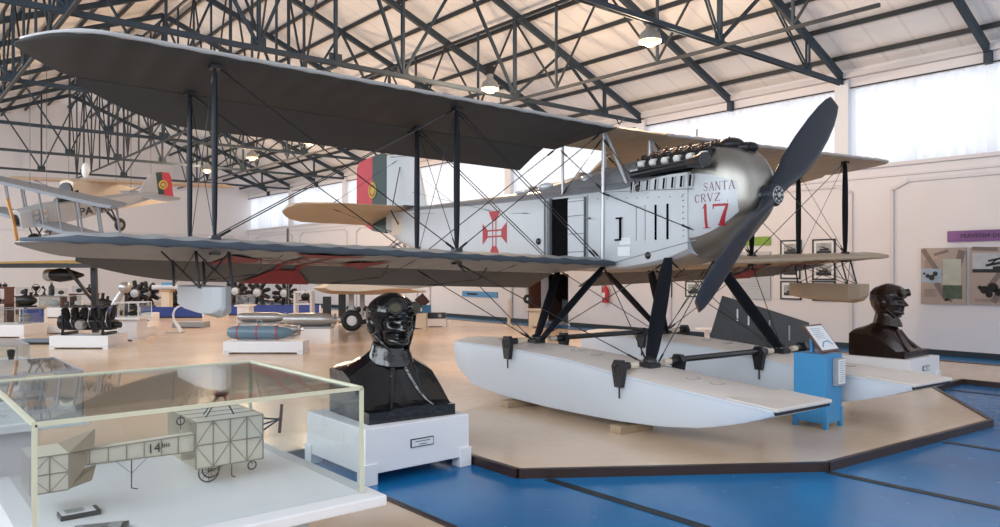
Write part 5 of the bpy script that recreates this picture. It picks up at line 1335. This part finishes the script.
# standing propeller blade
q = at(122, 26, 0)
t = thing('standing_propeller', 'grey propeller with spinner standing by the dark strut', 'propeller', (q.x, q.y, 0), RZ)
MB().ball((.15, -.1, 1.15), (.22, .16, .20)).build('spinner', M_alu, t, smooth=True)
MB().loft([[Vector((.1-.42*k, -.1, 1.1-.75*k))+Vector((math.cos(a_)*w, math.sin(a_)*.04, math.sin(a_)*0+math.cos(a_)*w*-.4)) for a_ in [2*pi*i/12 for i in range(12)]] for k, w in ((0, .07), (.3, .10), (.7, .12), (1, .05))]).build('blade', M_alu, t, smooth=True)
MB().lathe([(.3, 0), (.3, .04), (.06, .08), (.05, 1.05), (.001, 1.05)], (.15, 0, 0), n=12).build('stand', M_black, t)

# ------------------------------------------------------------------ other aircraft
def basis_obj(name, label, cat, origin, fwd, left):
    """Empty whose local +x is the nose direction, +y the near wing, +z up"""
    t = thing(name, label, cat, origin); fx = Vector(fwd).normalized(); ly = (Vector(left)-fx*Vector(left).dot(fx)).normalized(); up = fx.cross(ly)
    t.rotation_euler = Matrix((fx, ly, up)).transposed().to_euler(); return t
def wvec(r, f, z): v = RGT*r+FWD*f; return Vector((v.x, v.y, z))
def slab_wing(span0, span1, x_le, x_te, z, th=.04, dih=0.0, n=12, tipr=.25):
    R = []
    for i in range(n+1):
        y = span0+(span1-span0)*i/n; k = abs(y)/max(abs(span0), abs(span1)); e = max(0, (k-.9)/.1); le = x_le-.12*e*e*abs(x_le-x_te); te = x_te+.35*e*e*abs(x_le-x_te); c = le-te; zz = z+dih*abs(y)
        R.append([(le, y, zz), (le-.12*c, y, zz+th), (le-.5*c, y, zz+th*.8), (te, y, zz), (te, y, zz-.008), (le-.5*c, y, zz-th*.25), (le-.1*c, y, zz-th*.4)])
    return R
# (a) grey biplane lettered PATRIA, hanging at the left
nose = at(17, 15.5, zy(221, 15.5)); tail = at(158, 17.8, zy(200, 17.8)); near = wvec(3.1, -2.3, -.62)
t = basis_obj('hanging_biplane', 'grey hanging biplane lettered PATRIA with a red and green rudder', 'aircraft', nose, nose-tail, near)
near_sign = -1
Lf = (nose-tail).length
def hring(x, w, z0, z1): return [(x, -w, z0), (x, w, z0), (x, w*1.05, (z0+z1)/2), (x, w, z1), (x, 0, z1+.05), (x, -w, z1), (x, -w*1.05, (z0+z1)/2)]
MB().loft([hring(0, .20, -.13, .19), hring(-.5, .24, -.16, .25), hring(-1.2, .20, -.12, .25), hring(-2.2, .12, -.02, .21), hring(-Lf, .03, .08, .16)]).build('fuselage', M_silver, t, smooth=True)
def side_t(s, size, x, z, m, lab): 
    Mx = Matrix(((-1,0,0,x),(0,0,-1,-.245),(0,1,0,z),(0,0,0,1))); return text(s, size, Mx, m, t, 1.0, lab, .004)
vs, fs = text_mesh('PATRIA', .24, .004)
mb = MB(); mb.add([(-1.55-v.x*1.05, .215-.035*(1+v.x)+.03+v.z, .02+v.y) for v in vs], fs); mb.build('lettering', M_black, t, label='black lettering PATRIA')
mb = MB()
for i in range(3):
    for j in range(2): mb.bb(-.33-.16*j, -.20-.16*j, .24, .262, -.09+.105*i, -.005+.105*i)
mb.build('cowl_louvre', M_chrome, t)
MB().lathe([(.001, 0), (.10, 0), (.14, .05), (.001, .06)], (0, 0, .02), 'x', 14).build('radiator', M_black, t)
MB().beam((.09, -.05, .48), (.07, .02, .03), .05, .07).beam((.07, .02, .03), (.09, .08, -.48), .05, .07).build('propeller', M_orwood, t)
MB().box((-.95, 0, .30), (.34, .22, .08)).build('cockpit', M_black, t, bevel=.03)
# wings
for nm, z in (('upper_wing', .62), ('lower_wing', -.10)):
    mb = MB(); mb.loft(slab_wing(-2.6, 3.5, -.20, -.72, z, .045, 0, 24)); mb.build(nm, M_mid, t, smooth=True)
for y in (-2.1, -1.1, -.35, .5, 1.3, 2.2, 3.0):
    for x in (-.30, -.62): MB().tube((x, y, -.06), (x, y, .62), .022, n=8, flat=1).build('strut', M_mid, t)
fin_ = [(-Lf+.50, .16), (-Lf+.28, .45), (-Lf+.10, .62), (-Lf-.02, .64), (-Lf-.02, .10)]
MB().prism(fin_, 'y', -.015, .015).build('fin', M_silver, t)
rr_ = MB().prism([(-Lf-.02, -.02), (-Lf-.02, .64), (-Lf-.16, .64), (-Lf-.16, -.04)], 'y', -.018, .018).build('rudder', M_green, t, label='dark green forward strip of the rudder')
MB().prism([(-Lf-.16, -.04), (-Lf-.16, .64), (-Lf-.34, .60), (-Lf-.38, .5), (-Lf-.38, .05), (-Lf-.30, -.04)], 'y', -.018, .018).build('rudder_rear', M_redflag, rr_, label='red rear strip of the rudder')
MB().torus((-Lf-.16, .022, .34), .09, .022, 'y').ball((-Lf-.16, .022, .34), (.05, .012, .05)).build('crest', M_gold, rr_)
MB().loft(slab_wing(-1.1, 1.1, -Lf+.42, -Lf-.08, .13, .02, 0, 10)).build('tailplane', M_silver, t, smooth=True)
for y in (-.34, .30):
    MB().torus((-.38, y, -.52), .115, .035, 'y', 22, 8).build('wheel', M_tyre, t, smooth=True); MB().lathe([(.001, -.02), (.09, -.02), (.09, .02), (.001, .02)], (-.38, y, -.52), 'y', 14).build('wheel_disc', M_grey, t)
mb = MB()
for y in (-.3, .26):
    mb.tube((-.38, y, -.52), (-.25, y*.6, -.12), .015).tube((-.38, y, -.52), (-.62, y*.6, -.12), .015)
mb.tube((-.38, -.36, -.52), (-.38, .32, -.52), .015); mb.build('undercarriage', M_black, t)
MB().ball((-.75, -.25, -.42), (.22, .12, .11)).build('drop_tank', M_alu, t, smooth=True)
def hang_wires(t, pts, L):
    inv = t.rotation_euler.to_matrix().transposed()
    for p in pts:
        e = Vector(p)+inv @ Vector((0, 0, L)); MB().tube(p, e, .006, n=5).build('hanging_wire', M_black, t)
hang_wires(t, [(-.5, -.4, .64), (-2.4, 0, .22), (-.5, .4, .64)], 3.2)
# (b) cream high-wing monoplane hanging behind it
o_ = at(92, 21.5, zy(186, 21.5))
t = basis_obj('hanging_monoplane', 'cream high wing monoplane hanging behind the PATRIA biplane', 'aircraft', o_, wvec(-.75, -.55, -.02), wvec(-1, .35, -.06) if 0 else wvec(.55, -.75, -.03))
M_cwing = mat('cream_orange_wing', (.55, .42, .32), .5, var=.1)
t.rotation_euler = Matrix((wvec(-.25, -.97, -.03).normalized(), wvec(.97, -.25, -.06).normalized(), wvec(-.25, -.97, -.03).normalized().cross(wvec(.97, -.25, -.06).normalized()))).transposed().to_euler()
MB().loft(slab_wing(-2.5, 4.4, .45, -.65, .12, .06, 0.0, 26)).build('wing', M_cwing, t, smooth=True)
MB().loft([hring(.9, .22, -.45, .05), hring(.3, .30, -.62, .12), hring(-.8, .28, -.60, .10), hring(-2.6, .10, -.35, .0), hring(-3.4, .03, -.25, -.05)]).build('fuselage', M_cream, t, smooth=True)
MB().lathe([(.001, .02), (.22, .0), (.26, -.2), (.2, -.3)], (.95, 0, -.2), 'x', 16).build('engine', M_engine, t, smooth=True)
MB().ball((.25, .0, .42), (.10, .10, .22)).build('pylon', M_paper, t, smooth=True)
MB().box((.0, .0, -.12), (.5, .58, .22)).build('cabin_window', M_black, t, bevel=.05)
for s in (-1, 1):
    MB().tube((0, s*.3, -.5), (.1, s*1.9, .10), .025).build('wing_strut', M_mid, t, smooth=True)
    MB().tube((0, s*.28, -.5), (.05, s*.95, -1.02), .04).tube((-.35, s*.28, -.5), (.05, s*.95, -1.02), .025).build('gear_leg', M_black, t); MB().torus((.05, s*1.02, -1.05), .13, .06, 'y', 20, 8).build('wheel', M_tyre, t, smooth=True)
    MB().lathe([(.001, -.02), (.08, -.02), (.08, .02), (.001, .02)], (.05, s*1.04, -1.05), 'y', 12).build('wheel_disc', M_grey, t)
hang_wires(t, [(0, -.8, .18), (0, .8, .18), (-2.4, 0, 0)], 2.6)
# (c) ochre winged aircraft at the far left
o_ = at(60, 20, zy(274, 20))
t = thing('ochre_aircraft', 'aircraft with ochre and black wing and dark nacelle at left', 'aircraft', (o_.x, o_.y, 0), RZ); zc = o_.z
MB().loft([[(y, x, z) for x, y, z in r] for r in slab_wing(-4.2, 1.6, .7, -.7, zc+.30, .07, -.02, 20)]).build('wing', M_yellow, t, smooth=True)
MB().bb(-4.0, 1.3, -.72, -.60, zc+.16, zc+.27).build('wing_edge', M_black, t)
MB().loft([[(x, r*math.cos(a_), zc-.03+r*.9*math.sin(a_)) for a_ in [2*pi*i/16 for i in range(16)]] for x, r in ((-.35, .03), (-.28, .15), (0, .21), (.3, .16), (.62, .04))]).build('nacelle', M_engine, t, smooth=True)
MB().lathe([(.001, 0), (.14, 0), (.17, .1), (.16, .2), (.001, .2)], (-.38, 0, zc-.03), 'x', 14).build('engine', M_alu, t, smooth=True)
MB().beam((.30, -.2, zc+.16), (1.05, -.3, zc-.72), .05, .08).build('strut', M_black, t)
MB().beam((1.05, -.3, zc+.2), (1.10, -.3, 0), .14, .10).build('support_post', M_black, t)
MB().beam((-2.6, .2, zc+.2), (-2.6, .2, 0), .06, .06).build('support_post', M_black, t)
# (d) white low-wing aircraft standing behind the floatplane
f0 = 23.0; o_ = at(363, f0, 0)
t = thing('low_wing_aircraft', 'white low wing aircraft with black nose top and open canopy, parked behind', 'aircraft', (o_.x, o_.y, 0), RZ+.06)
def oval(x, w, z0, z1, n=20): return [(x, w*math.cos(2*pi*i/n), (z0+z1)/2+(z1-z0)/2*math.sin(2*pi*i/n)) for i in range(n)]
MB().loft([oval(-2.15, .20, 1.65, 2.05), oval(-2.05, .40, 1.45, 2.25), oval(-1.2, .50, 1.25, 2.36), oval(0, .52, 1.15, 2.40), oval(1.2, .50, 1.15, 2.38), oval(2.6, .36, 1.30, 2.28), oval(4.2, .20, 1.50, 2.16), oval(5.3, .06, 1.68, 2.08)]).build('fuselage', M_float, t, smooth=True)
mb = MB(); mb.loft([[(x, w*math.cos(a_), zb_+h_*math.sin(a_)) for a_ in [pi*i/10 for i in range(11)]] for x, w, zb_, h_ in ((-2.1, .3, 2.02, .22), (-1.2, .40, 2.15, .26), (-.2, .42, 2.2, .28), (.8, .42, 2.22, .26), (1.0, .40, 2.25, .22))]); mb.build('anti_glare_panel', M_black, t, smooth=True)
mb = MB()
arch = lambda x, w, h_: [(x, w*math.cos(pi*i/10), 2.28+h_*math.sin(pi*i/10)) for i in range(11)]
for x, w, h_ in ((1.25, .36, .62), (1.65, .36, .60), (2.45, .34, .55)): mb.path(arch(x, w, h_), .03, 6)
for i in (2, 5, 8):
    a_ = pi*i/10; mb.tube((1.25, .36*math.cos(a_), 2.28+.62*math.sin(a_)), (2.45, .34*math.cos(a_), 2.28+.55*math.sin(a_)), .022)
    mb.tube((.8, .30*math.cos(a_), 2.32+.16*math.sin(a_)), (1.25, .36*math.cos(a_), 2.28+.62*math.sin(a_)), .022)
mb.build('canopy_frame', M_grey, t, smooth=True)
MB().loft([arch(1.25, .35, .60), arch(2.45, .33, .53)], closed=False).build('canopy_glass', M_glass, t, smooth=True)
for s in (-1, 1):
    y0 = s*.45; R = []
    for i in range(15):
        y = y0+s*(4.6 if s < 0 else 2.0)*i/14; k = i/14; e = max(0, (k-.85)/.15); le = -1.2+.6*k+.3*e*e; te = 1.9-.35*k-.3*e*e; z = 1.08+.05*abs(y); c = te-le
        R.append([(le, y, z), (le+.1*c, y, z+.10), (le+.5*c, y, z+.09), (te, y, z), (te, y, z-.02), (le+.5*c, y, z-.09), (le+.1*c, y, z-.07)])
    w_ = MB().loft(R).build('wing', M_cream if s < 0 else M_float, t, smooth=True)
    MB().loft([[(p[0], p[1], p[2]+.0) for p in r] for r in [[(q[0]*1.0-.01 if 0 else q[0], q[1]+s*.01, q[2]+(.004 if q[2] > r[0][2] else -.004)) for q in r] for r in R[10:12]]]).build('red_band', M_redflag, w_)
    MB().bb(-.25, -.1, s*1.3-.06, s*1.3+.06, .55, 1.25).tube((-.18, s*1.3, .75), (-.18, s*1.3+.0, .30), .045).build('gear_leg', M_alu, t); MB().torus((-.15, s*1.38, .31), .22, .085, 'y', 26, 10).build('tyre', M_tyre, t, smooth=True); MB().lathe([(.001, -.05), (.06, -.05), (.15, -.03), (.15, .03), (.06, .05), (.001, .05)], (-.15, s*1.38, .31), 'y', 16).build('wheel_hub', M_plinth, t, smooth=True)
    MB().bb(-.95, -.72, s*1.45-.03, s*1.45+.03, .05, 1.0).build('gear_door', M_black, t)
MB().prism([(4.0, 2.12), (4.6, 3.0), (5.2, 3.05), (5.4, 1.8)], 'y', -.04, .04).build('fin', M_float, t, bevel=.02)
MB().loft([[(4.5+.1*abs(k), k*1.9, 2.0), (4.7, k*1.9, 2.04), (5.4-.15*abs(k), k*1.9, 2.0), (4.7, k*1.9, 1.96)] for k in (-1, -.6, 0, .6, 1)]).build('tailplane', M_redflag, t)
MB().tube((4.9, 0, 1.7), (5.0, 0, 1.0), .04).build('tail_leg', M_alu, t); MB().torus((5.02, .06, .86), .10, .05, 'y', 18, 8).build('tail_wheel', M_tyre, t, smooth=True)
MB().beam((-2.24, .0, 1.85), (-2.24, .0, 3.0), .05, .14).beam((-2.24, 0, 1.85), (-2.24, 0, .72), .05, .14).build('propeller', M_black, t); MB().lathe([(.001, -2.45), (.08, -2.38), (.15, -2.15), (.001, -2.15)], (0, 0, 1.85), 'x', 14).build('spinner', M_alu, t, smooth=True)

# ------------------------------------------------------------------ things along the right wall in the distance
P = pedestal(425, 446, 319, 327, 'white plinth with black boxes near the wall, right of the black bust head', .6)
t = thing('equipment_box', 'black equipment box on the white plinth beyond the bust', 'box', (P[1].x-.0, P[1].y, P[2]+.004), RZ); MB().bb(-.30, .30, -.15, .15, 0, .18).build('body', M_black, t, bevel=.01); MB().lathe([(.001, -.17), (.06, -.17), (.06, -.15), (.001, -.15)], (.12, 0, .09), 'y', 12).build('dial', M_grey, t)
q = P[1]
t = thing('small_kiosk', 'small blue box with a tilted brown lid beyond the bust', 'kiosk', (q.x+.25, q.y+.9, 0), RZ); MB().bb(-.14, .14, -.12, .12, 0, .62).build('body', M_sky_sign, t); MB().beam((-.26, 0, .90), (-.02, 0, .62), .34, .03, up=(0,1,0)).build('lid', M_darkwood, t)
P = pedestal(411, 426, 314, 329, 'cream wicker topped stand beyond the bust', .5, m=M_cream, name='wicker_stand')
c = ground(509, 326); t = thing('anchor_post', 'slim pale post on a round foot behind the wires', 'post', (c.x, c.y, 0), RZ); MB().lathe([(.16, 0), (.14, .03), (.05, .06), (.04, .75), (.06, .80), (.02, .86), (.001, .86)], n=12).build('post', M_cream, t, smooth=True); MB().box((0, 0, .03), (.2, .2, .06)).build('foot', M_cream, t)
P = pedestal(529, 542, 309, 327.5, 'pale pedestal under the tail wheel, left of the doorway', .35, cap=.12, m=M_cream)
c = ground(517, 319); t = thing('small_bird_model', 'small dark winged object near the pale pedestal', 'model', (c.x, c.y, .25), RZ); MB().ball((0, 0, .12), (.10, .04, .05)).build('body', M_black, t, smooth=True); MB().beam((-.2, 0, .2), (0, 0, .12), .03, .02).build('wing', M_black, t); MB().tube((0, 0, -.25), (0, 0, .1), .01).build('stem', M_black, t)
c = ground(707, 342); t = thing('side_table', 'small white table seen between the floats before the wall', 'table', (c.x, c.y, 0), RZ); MB().bb(-.24, .24, -.2, .2, .30, .34).build('table_top', M_plinth, t, bevel=.01); MB().bb(-.05, .05, -.05, .05, 0, .30).build('leg', M_plinth, t)
P = pedestal(313, 326, 301, 331, 'white open rack behind the bombs', .4, name='white_rack') if 0 else None
c = ground(319, 332); t = thing('white_rack', 'white open rack left of the aircraft main wheel', 'rack', (c.x+.6, c.y+2.2, 0), RZ)
for x in (-.25, .25): MB().bb(x-.03, x+.03, -.2, .2, 0, 1.1).build('upright', M_plinth, t)
for z in (.3, .7, 1.07): MB().bb(-.25, .25, -.2, .2, z-.02, z+.02).build('shelf', M_plinth, t)

# ------------------------------------------------------------------ render look
S.view_settings.view_transform = 'Standard'; S.view_settings.look = 'None'; S.view_settings.gamma = 1
S.view_settings.use_curve_mapping = False; S.view_settings.exposure = 0.92
S.cycles.use_denoising = True; S.cycles.max_bounces = 8; S.cycles.diffuse_bounces = 4; S.cycles.transparent_max_bounces = 24
S.cycles.sample_clamp_indirect = 6
